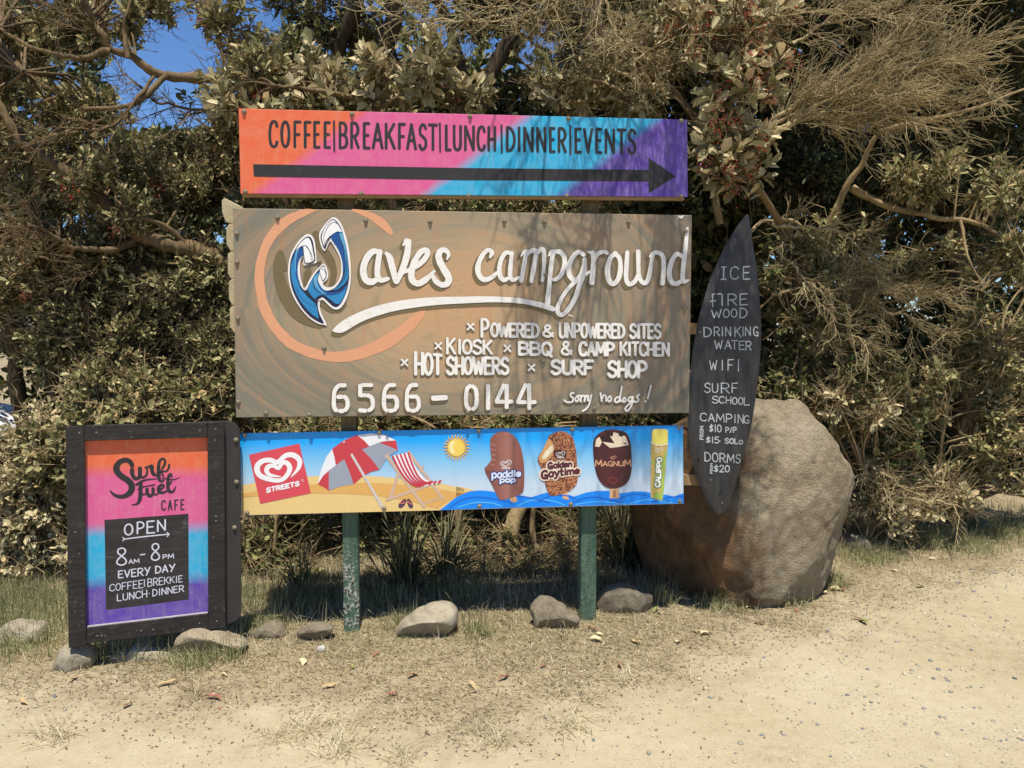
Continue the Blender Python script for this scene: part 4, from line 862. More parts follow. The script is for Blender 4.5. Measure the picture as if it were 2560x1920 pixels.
for x, y in b([(250, 1222), (375, 1472), (350, 795)]) + a([(170, 1090), (625, 1042)]):
    u, w = PL_SURF.loc(x, y); link('screw', so.data, root, (u, surf_front(u, w), w))
# ================================================================== GROUND, ROAD, ROCKS
def hnoise(x, y, seed=0.0):
    return (np.sin(x * 1.9 + 1.3 + seed) * np.sin(y * 1.7 + .4 - seed) + .5 * np.sin(x * 4.3 + y * 2.9 + 2.1 + seed) + .3 * np.sin(x * 9.1 - y * 7.7 + seed))
def gz(x, y):
    """ground height"""
    x = np.asarray(x, float); y = np.asarray(y, float)
    amp = np.clip((y - 2.0) / 3.0, 0.15, 1) * np.clip(1 - (np.hypot(x, y) - 12) / 20, 0, 1)
    return .014 * hnoise(x, y) * amp - np.clip((-x - 3.6) / 3, 0, 1) * np.clip((y - 6) / 2, 0, 1) * .05
# verge edge (photo px -> ground)
EDGE = [gnd(*p) for p in ((-900, 1745), (-400, 1750), (0, 1748), (300, 1745), (650, 1775), (950, 1815), (1250, 1812), (1480, 1760), (1680, 1690), (1900, 1600), (2150, 1520), (2400, 1440), (2700, 1370), (3200, 1300), (4200, 1215))]
EX_ = np.array([p.x for p in EDGE]); EY_ = np.array([p.y for p in EDGE])
def edge_y(x): return np.interp(x, EX_, EY_)
def edge_d(x, y):
    """about how far onto the verge (+) or onto the road (-)"""
    return (y - edge_y(x)) * .8
def grid(xs, ys, dz=0.0, zf=None):
    X, Y = np.meshgrid(xs, ys); Zz = (zf or gz)(X, Y) + dz
    V = np.stack([X.ravel(), Y.ravel(), Zz.ravel()], 1); nx, ny = len(xs), len(ys)
    i = np.arange((nx - 1) * (ny - 1)); r = i // (nx - 1); c = i % (nx - 1); a = r * nx + c
    return V, np.stack([a, a + 1, a + nx + 1, a + nx], 1)
def warp(lo, hi, n, far):
    t = np.linspace(lo, hi, n)
    return np.concatenate([-np.geomspace(far, abs(lo) + .6, 14), t, np.geomspace(abs(hi) + .6, far, 14)])
def ed(x, y):
    return edge_d(x, y) + .10 * hnoise(x * 2.4, y * 2.6, 1.0) + .06 * hnoise(x * 8, y * 7, 4.0)
# one material for verge and road: sand, thatch, and a ragged change between them driven by the distance from the road edge
m = N('sand_and_dry_thatch'); v = m.obj()
f = m.noise(v, .9, 5, .6, .4); g = m.noise(v, 14, 6, .7); h = m.noise(v, 85, 4, .7); h2 = m.noise(v, 260, 2, .6)
ff = m.math('ADD', m.math('MULTIPLY', f, .4), m.math('ADD', m.math('MULTIPLY', g, .32), m.math('MULTIPLY', h, .28)))
col = m.ramp(ff, [(.34, C(178, 159, 124, .63)), (.46, C(207, 189, 151, .63)), (.58, C(217, 201, 165, .63)), (.72, C(231, 219, 188, .63))])
patch = m.ramp(m.noise(v, 1.5, 4, .6), [(.46, g4(0)), (.64, g4(1))])
for sc_, kk, cc in ((60, .8, C(124, 126, 126, .66)), (130, .7, C(150, 144, 130, .66)), (95, .6, C(232, 222, 196, .72))):
    gr = m.n('TexVoronoi'); gr.inputs['Scale'].default_value = sc_; m.l(m.obj(), gr.inputs[0])
    spk = m.math('MULTIPLY', m.ramp(gr.outputs['Distance'], [(.2, g4(1)), (.34, g4(0))]), m.math('MULTIPLY', m.math('ADD', patch, .12), m.ramp(gr.outputs['Color'], [(.5, g4(0)), (.55, g4(1))])))
    col = m.mix(m.math('MULTIPLY', spk, kk), col, cc)
tf = m.noise(v, 2.6, 6, .62, .3); tg = m.noise(v, 30, 5, .72); thh = m.noise(m.obj((1, 1, 1)), 120, 4, .7, 1.0)
t_ = m.math('ADD', m.math('MULTIPLY', tf, .4), m.math('ADD', m.math('MULTIPLY', tg, .3), m.math('MULTIPLY', thh, .3)))
thatch = m.ramp(t_, [(.34, C(118, 102, 78, .65)), (.45, C(164, 146, 114, .65)), (.56, C(190, 172, 136, .65)), (.7, C(214, 198, 162, .65))])
at_ = m.n('Attribute'); at_.attribute_name = 'edge'
en = m.math('ADD', at_.outputs['Fac'], m.math('ADD', m.math('MULTIPLY', m.math('SUBTRACT', m.noise(v, 5, 6, .7, .5), .5), 1.5), m.math('MULTIPLY', m.math('SUBTRACT', tg, .5), .8)))
em = m.n('MapRange'); em.interpolation_type = 'SMOOTHSTEP'; em.inputs[1].default_value = -.42; em.inputs[2].default_value = .42; m.l(en, em.inputs[0])
m.col(m.mix(em.outputs[0], col, thatch)); m.rough(.95, .1)
m.bump(m.math('ADD', m.math('ADD', g, m.math('MULTIPLY', h, .8)), m.math('ADD', m.math('MULTIPLY', h2, .4), m.math('MULTIPLY', m.math('MULTIPLY', thh, em.outputs[0]), .8))), .5, .016)
ground_m = m.m
def with_edge(me):
    co = np.zeros(len(me.vertices) * 3, np.float32); me.vertices.foreach_get('co', co); co = co.reshape(-1, 3)
    a_ = me.attributes.new('edge', 'FLOAT', 'POINT'); a_.data.foreach_set('value', ed(co[:, 0], co[:, 1]).astype(np.float32)); return me
V, Q = grid(warp(-7, 7, 201, 900), np.concatenate([-np.geomspace(900, 2, 10), np.linspace(-1, 10, 161), np.geomspace(11, 900, 16)]))
link('ground', with_edge(mesh_np('ground', V, Q, mats=[ground_m], smooth=True))); tag(bpy.data.objects['ground'], kind='structure')
# the sandy road: dips under the verge along a ragged edge
def road_z(X, Y):
    d = -edge_d(X, Y) + .10 * hnoise(X * 2.2, Y * 2.4, 1.0) + .05 * hnoise(X * 7, Y * 6, 3.0)
    rut = .012 * np.sin((Y - edge_y(X) * .85 + .12 * np.sin(X * 1.3)) * 4.2) * np.clip(d - .5, 0, 1) + .005 * hnoise(X * 6, Y * 7, 8.0) * np.clip(d, 0, 1)
    return gz(X, Y) + np.clip(d * .06, -.03, .007) + rut
xs = warp(-7, 7, 201, 900); ys = np.concatenate([-np.geomspace(900, 2, 10), np.linspace(-1, 9, 181), np.geomspace(9.5, 900, 12)])
X, Y = np.meshgrid(xs, ys); V, Q = grid(xs, ys, zf=road_z)
d = edge_d(X, Y).ravel(); keep = (d[Q] < .45).any(1)
use = np.unique(Q[keep]); rm = -np.ones(len(V), int); rm[use] = np.arange(len(use))
link('dirt_road', with_edge(mesh_np('dirt_road', V[use], rm[Q[keep]], mats=[ground_m], smooth=True))); tag(bpy.data.objects['dirt_road'], kind='structure')

# ------------------------------------------------------------------ rocks
def noise3(P, seed, freq, octv=4):
    rng = np.random.RandomState(seed); out = np.zeros(len(P)); a = 1.0; f = freq
    for o in range(octv):
        for k in range(5):
            d_ = rng.normal(size=3); d_ /= np.linalg.norm(d_); d2 = rng.normal(size=3); d2 /= np.linalg.norm(d2)
            out += a * np.sin(P @ d_ * f + rng.uniform(0, 6.3) + 1.6 * np.sin(P @ d2 * f * .7 + rng.uniform(0, 6.3))) / 5
        a *= .52; f *= 2.05
    return out
def rock_mat(name, base, dark, hi, sc_=5.0, bk=.6):
    m = N(name); v = m.obj(); f = m.noise(v, sc_, 7, .65, .3); g = m.noise(v, sc_ * 7, 5, .7)
    mu = m.n('TexVoronoi'); mu.feature = 'DISTANCE_TO_EDGE'; mu.inputs['Scale'].default_value = sc_ * .8; vv = m.n('VectorMath', operation='ADD'); m.l(v, vv.inputs[0]); m.l(m.noise(v, sc_ * 1.5, 4, .6, out='Color'), vv.inputs[1]); m.l(vv.outputs[0], mu.inputs[0])
    ff = m.math('ADD', m.math('MULTIPLY', f, .65), m.math('MULTIPLY', g, .35))
    col = m.ramp(ff, [(.32, dark), (.5, base), (.68, hi)])
    cr = m.ramp(mu.outputs[0], [(0.0, g4(.35)), (.02, g4(0))]); col = m.mix(cr, col, mulc(dark, .6))
    m.col(col); m.rough(.85, .2)
    fine = m.noise(v, sc_ * 28, 4, .7); m.bump(m.math('ADD', m.math('ADD', f, m.math('MULTIPLY', g, .6)), m.math('MULTIPLY', fine, .35)), bk, .03); return m.m
def rock(name, label, sil, matr, seed, depth=None, rough=.05, facets=7, cat='rock', group=None, sub=5, sink=.12, Dadd=0.0, under=0.0, base_y=None):
    """a stone whose outline follows the traced one; sil in photo pixels"""
    by = base_y or max(p[1] for p in sil); cx = (min(p[0] for p in sil) + max(p[0] for p in sil)) / 2
    g = gnd(cx, by - 4); wpx = max(p[0] for p in sil) - min(p[0] for p in sil)
    hw = wpx * pxm(g.y) / 2; dh = depth or hw * .75; D = g.y + dh * .62 + Dadd
    S_ = [at(p[0], p[1], D) for p in sil]
    c = sum(S_, Vector()) / len(S_); zlow = min(p.z for p in S_); base = float(gz(c.x, D))
    c.z = (max(p.z for p in S_) + min(p.z for p in S_)) / 2
    an = np.array([math.atan2(p.z - c.z, p.x - c.x) for p in S_]); ra = np.array([math.hypot(p.z - c.z, p.x - c.x) for p in S_])
    o_ = np.argsort(an); an = an[o_]; ra = ra[o_]; an = np.concatenate([an - 2 * np.pi, an, an + 2 * np.pi]); ra = np.tile(ra, 3)
    bm = bmesh.new(); bmesh.ops.create_icosphere(bm, subdivisions=sub, radius=1); bm.verts.ensure_lookup_table()
    Dv = np.array([v.co[:] for v in bm.verts]); Fc = np.array([[v.index for v in f.verts] for f in bm.faces]); bm.free()
    th = np.arctan2(Dv[:, 2], Dv[:, 0]); rxz = np.hypot(Dv[:, 0], Dv[:, 2]); rr_ = np.interp(th, an, ra)
    sh = np.clip(rxz, 0, 1) ** .72; sy_ = np.sign(Dv[:, 1]) * np.abs(Dv[:, 1]) ** .8
    P = np.stack([np.cos(th) * rr_ * sh, sy_ * dh, np.sin(th) * rr_ * sh], 1)
    rng = np.random.RandomState(seed)
    ext = np.array([hw, dh, max(p.z for p in S_) - c.z])
    for k in range(facets):           # knock flat facets off the front and sides
        n_ = rng.normal(size=3); n_[1] = -abs(n_[1]) * 1.2 - .25; n_[0] *= .6; n_[2] *= .6; n_ /= np.linalg.norm(n_)
        s = P @ n_; lim = np.sort(s)[-1] * rng.uniform(.72, .93); ov = np.clip(s - lim, 0, None); P -= np.outer(ov * .88, n_)
    if under:                         # overhanging front
        n_ = np.array((0, -.8, -.6)); s = P @ n_; lim = s.max() * under; P -= np.outer(np.clip(s - lim, 0, None) * .95, n_)
    for k in range(facets * 3):       # many small chips
        n_ = rng.normal(size=3); n_[1] -= .5; n_ /= np.linalg.norm(n_); s = P @ n_; lim = s.max() * rng.uniform(.90, .97); P -= np.outer(np.clip(s - lim, 0, None) * .9, n_)
    dn_ = P / (np.linalg.norm(P, axis=1, keepdims=True) + 1e-6); sz = float(np.mean(ext))
    P += dn_ * (noise3(P / sz, seed, 2.6, 5) * rough * sz)[:, None]
    P += dn_ * (-np.abs(noise3(P / sz, seed + 7, 6.0, 3)) * rough * .5 * sz)[:, None]
    if sub > 6:                      # weathered pits and ribs of the big rock
        P += dn_ * (np.abs(noise3(P * np.array((1.0, 1.0, .55)), 91, 9.0, 4)) * -.030 + noise3(P, 92, 30.0, 3) * .006 + .018)[:, None]
    W = P + np.array([c.x, D, c.z]); 
    W[:, 2] = np.maximum(W[:, 2], base - sink)
    if zlow > base: W[:, 2] -= 0
    org = np.array([c.x, D, base]); o = link(name, mesh_np(name, W - org, None, Fc, mats=[matr], smooth=True), None, tuple(org))
    tag(o, label, cat, group); return o
sand = rock_mat('river_stone', C(180, 167, 142, .7), C(138, 125, 104, .7), C(200, 187, 160, .7), 7, .35)
grey = rock_mat('grey_stone', C(166, 152, 126, .68), C(114, 102, 84, .68), C(190, 176, 148, .68), 9, .7)
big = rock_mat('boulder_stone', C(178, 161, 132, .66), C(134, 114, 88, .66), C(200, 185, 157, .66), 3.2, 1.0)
def stain_and_shade_boulder(mt):  # brown stain on the left, deepened to paint in the boards' and surfboard's shade
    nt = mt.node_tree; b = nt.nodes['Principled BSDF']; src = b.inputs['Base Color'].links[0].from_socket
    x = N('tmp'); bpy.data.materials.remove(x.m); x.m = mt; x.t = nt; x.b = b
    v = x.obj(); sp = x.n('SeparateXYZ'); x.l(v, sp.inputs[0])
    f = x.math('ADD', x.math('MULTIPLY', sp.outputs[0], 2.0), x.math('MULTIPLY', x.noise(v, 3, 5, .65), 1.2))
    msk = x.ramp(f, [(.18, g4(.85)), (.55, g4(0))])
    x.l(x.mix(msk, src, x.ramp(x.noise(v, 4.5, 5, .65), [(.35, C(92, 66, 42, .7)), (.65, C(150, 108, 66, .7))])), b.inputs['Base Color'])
stain_and_shade_boulder(big)
k3 = Z(580, 1300, 3.814); k4 = Z(1160, 1250, 3.814); ka = Z(120, 1030, 2.552); kr = Z(1280, 1300, 1.728)
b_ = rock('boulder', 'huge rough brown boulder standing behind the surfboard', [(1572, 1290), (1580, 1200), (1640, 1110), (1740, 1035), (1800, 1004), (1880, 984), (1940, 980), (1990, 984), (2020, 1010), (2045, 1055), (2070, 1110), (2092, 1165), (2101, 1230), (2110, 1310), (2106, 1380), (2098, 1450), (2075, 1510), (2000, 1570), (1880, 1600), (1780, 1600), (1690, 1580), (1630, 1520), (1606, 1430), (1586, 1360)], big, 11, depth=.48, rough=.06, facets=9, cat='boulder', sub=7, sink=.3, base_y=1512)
RG = 'stones laid along the foot of the signs'
rock('stone', 'smooth grey-tan egg-shaped stone lying alone between the two green posts', k3([(1575, 1062), (1600, 980), (1700, 918), (1830, 842), (1960, 797), (2090, 802), (2148, 860), (2155, 950), (2110, 1025), (2000, 1085), (1880, 1150), (1780, 1135), (1680, 1085)]), sand, 21, rough=.02, facets=1, cat='stone', group=RG, under=.55)
rock('stone', 'split grey stone with a sloping back, touching the left side of the sound green post', k4([(622, 1080), (650, 980), (720, 930), (800, 935), (900, 985), (1000, 1062), (1130, 1165), (1120, 1212), (1050, 1225), (870, 1215), (860, 1255), (760, 1278), (690, 1225), (640, 1130)]), grey, 22, rough=.05, facets=8, cat='stone', group=RG, under=.5)
rock('stone', 'broad flat-topped stone with a broken corner, between the right post and the boulder', k4([(1262, 960), (1300, 885), (1400, 818), (1500, 803), (1600, 838), (1700, 880), (1792, 903), (1817, 962), (1812, 1042), (1740, 1095), (1640, 1155), (1520, 1168), (1380, 1132), (1280, 1082)]), grey, 23, rough=.04, facets=8, cat='stone', group=RG, Dadd=.1, under=.6)
rock('stone', 'low pale stone wedged under the bottom left corner of the cafe board', ka([(52, 1570), (85, 1505), (140, 1484), (240, 1490), (288, 1540), (284, 1625), (200, 1655), (80, 1645)]), sand, 24, rough=.05, facets=4, cat='stone', group=RG, depth=.09)
rock('stone', 'long low pale stone in the middle under the cafe board', ka([(320, 1540), (380, 1510), (480, 1495), (560, 1485), (700, 1474), (800, 1495), (840, 1545), (780, 1575), (600, 1578), (400, 1572)]), sand, 25, rough=.04, facets=3, cat='stone', group=RG, depth=.14)
rock('stone', 'wedge-shaped brown stone under the right end of the cafe board', ka([(798, 1475), (830, 1428), (870, 1394), (950, 1379), (1030, 1410), (1150, 1455), (1268, 1490), (1240, 1535), (1100, 1560), (960, 1575), (850, 1600), (825, 1545)]), rock_mat('brown_stone', C(178, 162, 134, .76), C(126, 110, 90, .76), C(198, 184, 156, .76), 8, .5), 26, rough=.04, facets=6, cat='stone', group=RG, depth=.16, under=.25)
rock('stone', 'dark grey peaked stone just right of the cafe board', k3([(165, 1075), (240, 1048), (330, 990), (420, 984), (510, 1050), (545, 1105), (480, 1140), (200, 1120)]), grey, 27, rough=.05, facets=6, cat='stone', group=RG)
rock('stone', 'purplish grey chipped stone beside the foot of the peeling post', k3([(598, 1082), (680, 1038), (830, 1012), (950, 1008), (985, 1042), (905, 1095), (870, 1155), (780, 1175), (720, 1125), (620, 1115)]), grey, 28, rough=.05, facets=7, cat='stone', group=RG, under=.4)
rock('stone', 'fist-sized whitish stone on the grass in front of the peeling post', k3([(806, 1215), (840, 1200), (885, 1202), (888, 1245), (850, 1266), (826, 1258)]), rock_mat('pale_stone', C(196, 190, 178, .8), C(160, 152, 140, .8), C(210, 206, 196, .8), 20, .4), 29, cat='stone', sub=3)
rock('stone', 'pale rounded stone half hidden in grass at the far left edge', [(-14, 1592), (8, 1568), (50, 1554), (75, 1560), (108, 1562), (116, 1590), (112, 1612), (50, 1618), (-10, 1615)], sand, 30, rough=.05, facets=4, cat='stone')
rock('stone', 'small grey stone in the grass to the right of the boulder', kr([(1408, 112), (1430, 80), (1490, 64), (1540, 88), (1548, 122), (1500, 155), (1420, 154)]), grey, 31, rough=.05, facets=5, cat='stone')
rock('stone', 'pale stone almost buried in the grass under the bushes at the right', [(2430, 1318), (2436, 1303), (2458, 1298), (2476, 1308), (2478, 1322), (2450, 1326)], sand, 32, rough=.05, facets=3, cat='stone', sub=3)
# ================================================================== TREES AND SHRUBS
def unit(a): return a / (np.linalg.norm(a, axis=-1, keepdims=True) + 1e-9)
class Tubes:
    def __init__(s): s.V = []; s.Q = []; s.n = 0
    def add(s, path, rad, sides=6):
        P = np.asarray(path, float); m = len(P); rad = np.broadcast_to(np.asarray(rad, float), (m,))
        T = np.empty_like(P); T[1:-1] = P[2:] - P[:-2]; T[0] = P[1] - P[0]; T[-1] = P[-1] - P[-2]; T = unit(T)
        a = np.array((0.31, 0.2, 0.93)) if abs(T[0][2]) < .85 else np.array((1.0, .1, 0)); N1 = unit(np.cross(T, a)); N2 = np.cross(T, N1)
        t = np.arange(sides) * 2 * np.pi / sides
        ring = P[:, None] + rad[:, None, None] * (np.cos(t)[None, :, None] * N1[:, None] + np.sin(t)[None, :, None] * N2[:, None])
        s.V.append(ring.reshape(-1, 3)); i = np.arange((m - 1) * sides); r = i // sides; c = i % sides; b = s.n
        s.Q.append(np.stack([b + r * sides + c, b + r * sides + (c + 1) % sides, b + (r + 1) * sides + (c + 1) % sides, b + (r + 1) * sides + c], 1)); s.n += m * sides
    def many(s, A, B, Cc, r0, r1):
        """lots of thin three-sided twigs A -> B -> C at once"""
        A, B, Cc = (np.asarray(x, float) for x in (A, B, Cc)); n = len(A)
        if n == 0: return
        T = unit(Cc - A); N1 = unit(np.cross(T, np.array((.3, .5, .81)))); N2 = np.cross(T, N1)
        t = np.arange(3) * 2 * np.pi / 3; r0 = np.broadcast_to(r0, (n,)); r1 = np.broadcast_to(r1, (n,)); out = []
        for P, r in ((A, r0), (B, (r0 + r1) / 2), (Cc, r1)):
            out.append(P[:, None] + r[:, None, None] * (np.cos(t)[None, :, None] * N1[:, None] + np.sin(t)[None, :, None] * N2[:, None]))
        V = np.stack(out, 1).reshape(-1, 3); s.V.append(V); b = s.n + np.arange(n) * 9; q = []
        for k in range(2):
            for c in range(3):
                q.append(np.stack([b + k * 3 + c, b + k * 3 + (c + 1) % 3, b + k * 3 + 3 + (c + 1) % 3, b + k * 3 + 3 + c], 1))
        s.Q.append(np.concatenate(q)); s.n += n * 9
    def build(s, name, m, parent, org):
        if not s.V: return None
        return link(name, mesh_np(name, np.concatenate(s.V) - np.asarray(org), np.concatenate(s.Q), mats=[m], smooth=True), parent)
def leaves(base, d, up, L, W, fold=.25, curl=.12):
    """vectorised leaf blades; returns V (n*6,3), Q"""
    n = len(base); d = unit(d); sd = unit(np.cross(d, up)); nr = np.cross(sd, d); L = L[:, None]; W = W[:, None]
    pts = [base, base + d * L * .38 + sd * W * .40 + nr * W * fold, base + d * L * .74 + sd * W * .46 + nr * (W * fold - L * curl * .5), base + d * L - nr * L * curl, base + d * L * .74 - sd * W * .46 + nr * (W * fold - L * curl * .5), base + d * L * .38 - sd * W * .40 + nr * W * fold]
    V = np.stack(pts, 1).reshape(-1, 3); b = np.arange(n)[:, None] * 6
    return V, np.concatenate([b + np.array([[0, 1, 2, 3]]), b + np.array([[0, 3, 4, 5]])])
def sprigs(rng, P, D, nl, L, W, tw, spread=(35, 85), jl=.35, upw=.5, droop=.0, gap=.012):
    """a twig at each P heading D with a loose rosette of nl leaves round its end"""
    n = len(P); D = unit(D); a = unit(np.cross(D, rng.normal(size=(n, 3)))); b = np.cross(D, a); Vs = []; Qs = []; off = 0
    ln = rng.uniform(.10, .22, n)[:, None] * (L / .065) ** .5
    tw.many(P - D * ln, P - D * ln * .5 + rng.normal(size=(n, 3)) * .008, P, .0032, .0018)
    for k in range(nl):
        t = 2.4 * k + rng.uniform(-.5, .5, n); al = np.radians(rng.uniform(spread[0], spread[1], n)) * (0.55 + .45 * (k / nl))
        r = np.cos(t)[:, None] * a + np.sin(t)[:, None] * b
        dd = D * np.cos(al)[:, None] + r * np.sin(al)[:, None]; dd[:, 2] -= droop
        up = unit(D * .7 + np.array((0, -.12, upw)) + rng.normal(size=(n, 3)) * .32)
        s = 1 + rng.uniform(-jl, jl, n)
        V, Q = leaves(P - D * gap * k * (1 + rng.uniform(0, .6, n)[:, None]), dd, up, L * s, W * s * rng.uniform(.7, 1.25, n), rng.uniform(.0, .4, (n, 1)), rng.uniform(-.15, .35, (n, 1)))
        Vs.append(V); Qs.append(Q + off); off += len(V)
    return np.concatenate(Vs), np.concatenate(Qs)
def leaf_mat(name, stops, trans=.25, rough=.6, back=1.25):
    m = N(name); g = m.n('NewGeometry')
    col = m.ramp(g.outputs['Random Per Island'], stops)
    c2 = m.mix(g.outputs['Backfacing'], col, m.mix(.5, col, C(176, 168, 128, .6))) if back > 1 else col
    m.col(c2); m.rough(rough, .25)
    tr = m.n('BsdfTranslucent'); m.l(col, tr.inputs[0]); mx = m.n('MixShader'); mx.inputs[0].default_value = trans
    m.l(m.b.outputs[0], mx.inputs[1]); m.l(tr.outputs[0], mx.inputs[2]); m.l(mx.outputs[0], m.out.inputs[0]); return m.m
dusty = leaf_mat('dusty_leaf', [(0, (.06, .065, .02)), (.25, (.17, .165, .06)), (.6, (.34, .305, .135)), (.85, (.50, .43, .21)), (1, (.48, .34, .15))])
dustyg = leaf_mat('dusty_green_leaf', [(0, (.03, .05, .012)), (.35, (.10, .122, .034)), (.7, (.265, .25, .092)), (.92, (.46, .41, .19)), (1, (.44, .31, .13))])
pale = leaf_mat('pale_dusty_leaf', [(0, (.16, .15, .065)), (.3, (.38, .34, .175)), (.7, (.62, .53, .31)), (1, (.64, .49, .27))])
brown = leaf_mat('browned_leaf', [(0, (.085, .08, .03)), (.35, (.24, .215, .095)), (.7, (.40, .35, .17)), (1, (.48, .36, .17))])
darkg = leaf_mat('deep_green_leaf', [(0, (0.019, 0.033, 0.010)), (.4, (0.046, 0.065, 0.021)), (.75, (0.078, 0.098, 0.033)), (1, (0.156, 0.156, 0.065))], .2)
berry_m = plain('red_berry', (176, 74, 48), .65, .4, .6, 30)
def bark(name, a, b, k=.8, s=22):
    m = N(name); v = m.obj((1, 1, .25)); f = m.noise(v, s, 6, .7, .4); w = m.noise(m.obj(), 3, 3)
    m.col(m.mix(m.ramp(w, [(.4, g4(0)), (.65, g4(.6))]), m.ramp(f, [(.35, C(*a, k)), (.65, C(*b, k))]), C(*[x * 1.15 for x in b], k))); m.rough(.9, .15); m.bump(f, .7, .01); return m.m
BERRY = []
for i_ in range(3):
    rg_ = np.random.RandomState(40 + i_); bm = bmesh.new()
    for _ in range(26):
        bmesh.ops.create_icosphere(bm, subdivisions=1, radius=rg_.uniform(.0045, .0075), matrix=Matrix.Translation(Vector(rg_.normal(size=3) * np.array((.032, .026, .045)))))
    me_ = bpy.data.meshes.new('berry_cluster'); bm.to_mesh(me_); bm.free(); me_.materials.append(berry_m); BERRY.append(me_)
bark_l = bark('pale_dusty_bark', (112, 94, 68), (168, 146, 108)); bark_d = bark('dark_bark', (48, 40, 30), (92, 78, 58)); bark_m = bark('brown_bark', (74, 60, 42), (126, 106, 76)); twig_m = bark('dead_twig_bark', (136, 120, 88), (190, 172, 130), .78, 40)

def wob(rng, P, amp, n=6):
    """densify a path and give it a natural wander"""
    Q = np.array(catmull(P, n)); k = rng.normal(size=(len(Q), 3)) * amp; k = (k + np.roll(k, 1, 0) + np.roll(k, -1, 0)) / 3; k[0] = 0; k[-1] = 0; return Q + k
def clumps_px(rng, e):
    """clump centres in an ellipsoid standing at photo (px, py), distance D"""
    px, py, D, rx, ry, rd, n, cr = e; c = np.array(at(px, py, D)); k = pxm(D)
    q = rng.normal(size=(n, 3)); q = unit(q) * (rng.uniform(0, 1, n) ** .42)[:, None]
    return c + q * np.array((rx * k, rd, ry * k)), np.full(n, cr) * rng.uniform(.7, 1.3, n)
def plant(name, label, cat, trunks, blobs, leaf=dusty, L=.07, W=.04, nl=7, per=13, seed=1, barkm=bark_l, group=None, parts=('trunk', 'crown'), limb_r=.012, root=None, upw=.5, fill=1.0, droop=0.0, berries=0, bare=0, spread=(35, 85), limbs=1.0):
    """trunks: list of ([(px, py, D)...], r0, r1); blobs: foliage ellipsoids"""
    rng = np.random.RandomState(seed); tw = Tubes(); paths = []; fine = Tubes()
    if L < .09: L, W, per = L * .84, W * .74, per * 1.35
    bare = bare * 1.15
    for pts, r0, r1 in trunks:
        P = wob(rng, [np.array(at(*p)) for p in pts], .012, 6); paths.append(P); r = np.linspace(r0, r1, len(P)) * (1 + .08 * rng.normal(size=len(P)))
        tw.add(P, r, 9)
    if root is None:
        p = trunks[0][0][0]; q = at(*p); root = (q.x, q.y)
    org = np.array((root[0], root[1], float(gz(root[0], root[1]))))
    allp = np.concatenate(paths) if paths else org[None]
    Vs = []; Qs = []; off = 0; ctr = []; bb = []
    for e in blobs:
        c, cr = clumps_px(rng, e); ctr.append((c, cr))
    for (c, cr) in ctr:
        mid = c.mean(0); n = max(1, int(per * fill))
        for i in range(len(c)):
            if rng.rand() < limbs:
                j = np.argmin(((allp - c[i]) ** 2).sum(1) + .35 * np.abs(allp[:, 2] - c[i][2] + .3)); a = allp[j]; d_ = np.linalg.norm(c[i] - a)
                if d_ < 2.6:
                    h1 = a + (c[i] - a) * .45 + np.array((0, 0, .10 * d_)) + rng.normal(size=3) * .06 * d_
                    tw.add(np.array(catmull([a, h1, c[i]], 4)), np.linspace(limb_r * (.6 + .35 * d_), .004, 9), 5)
            s = rng.normal(size=(n, 3)); s = unit(s) * (rng.uniform(0, 1, n) ** .5)[:, None]
            P = c[i] + s * cr[i]; D = unit(s) * .7 + unit(c[i] - mid + 1e-3) * .35 + np.array((0, -.2, .45)) + rng.normal(size=(n, 3)) * .4
            P[:, 2] = np.maximum(P[:, 2], .02)
            V, Q = sprigs(rng, P, D, nl, L, W, tw, spread, .35, upw, droop); Vs.append(V); Qs.append(Q + off); off += len(V)
            if bare:
                k = int(n * bare); s2 = unit(rng.normal(size=(k, 3))); A = c[i] + s2 * cr[i] * .3; Bc = c[i] + s2 * cr[i] * rng.uniform(1.1, 1.9, (k, 1)) + rng.normal(size=(k, 3)) * .07
                mid_ = (A + Bc) / 2 + rng.normal(size=(k, 3)) * .035; tw.many(A, mid_, Bc, .0038, .0014); e_ = mid_ + unit(Bc - A + rng.normal(size=(k, 3)) * .12) * .11; tw.many(mid_, (mid_ + e_) / 2 + rng.normal(size=(k, 3)) * .01, e_, .0024, .001)
            if berries and i % max(1, len(c) // berries) == 0:
                bb.append(c[i] + np.array((rng.uniform(-1, 1), -1.0, rng.uniform(-1, .2))) * cr[i] * .8)
    r_ = empty(name, tuple(org)); tag(r_, label, cat, group)
    tw.build(parts[0], barkm, r_, org)
    o = link(parts[1], mesh_np(parts[1], np.concatenate(Vs) - org, np.concatenate(Qs), mats=[leaf]), r_)
    for i, p in enumerate(bb):
        b_ = link('berry_cluster', BERRY[i % 3], r_, tuple(p - org)); b_.rotation_euler.z = i * 1.3; b_.scale = (.75 + .3 * (i % 3) / 2,) * 3
    return r_
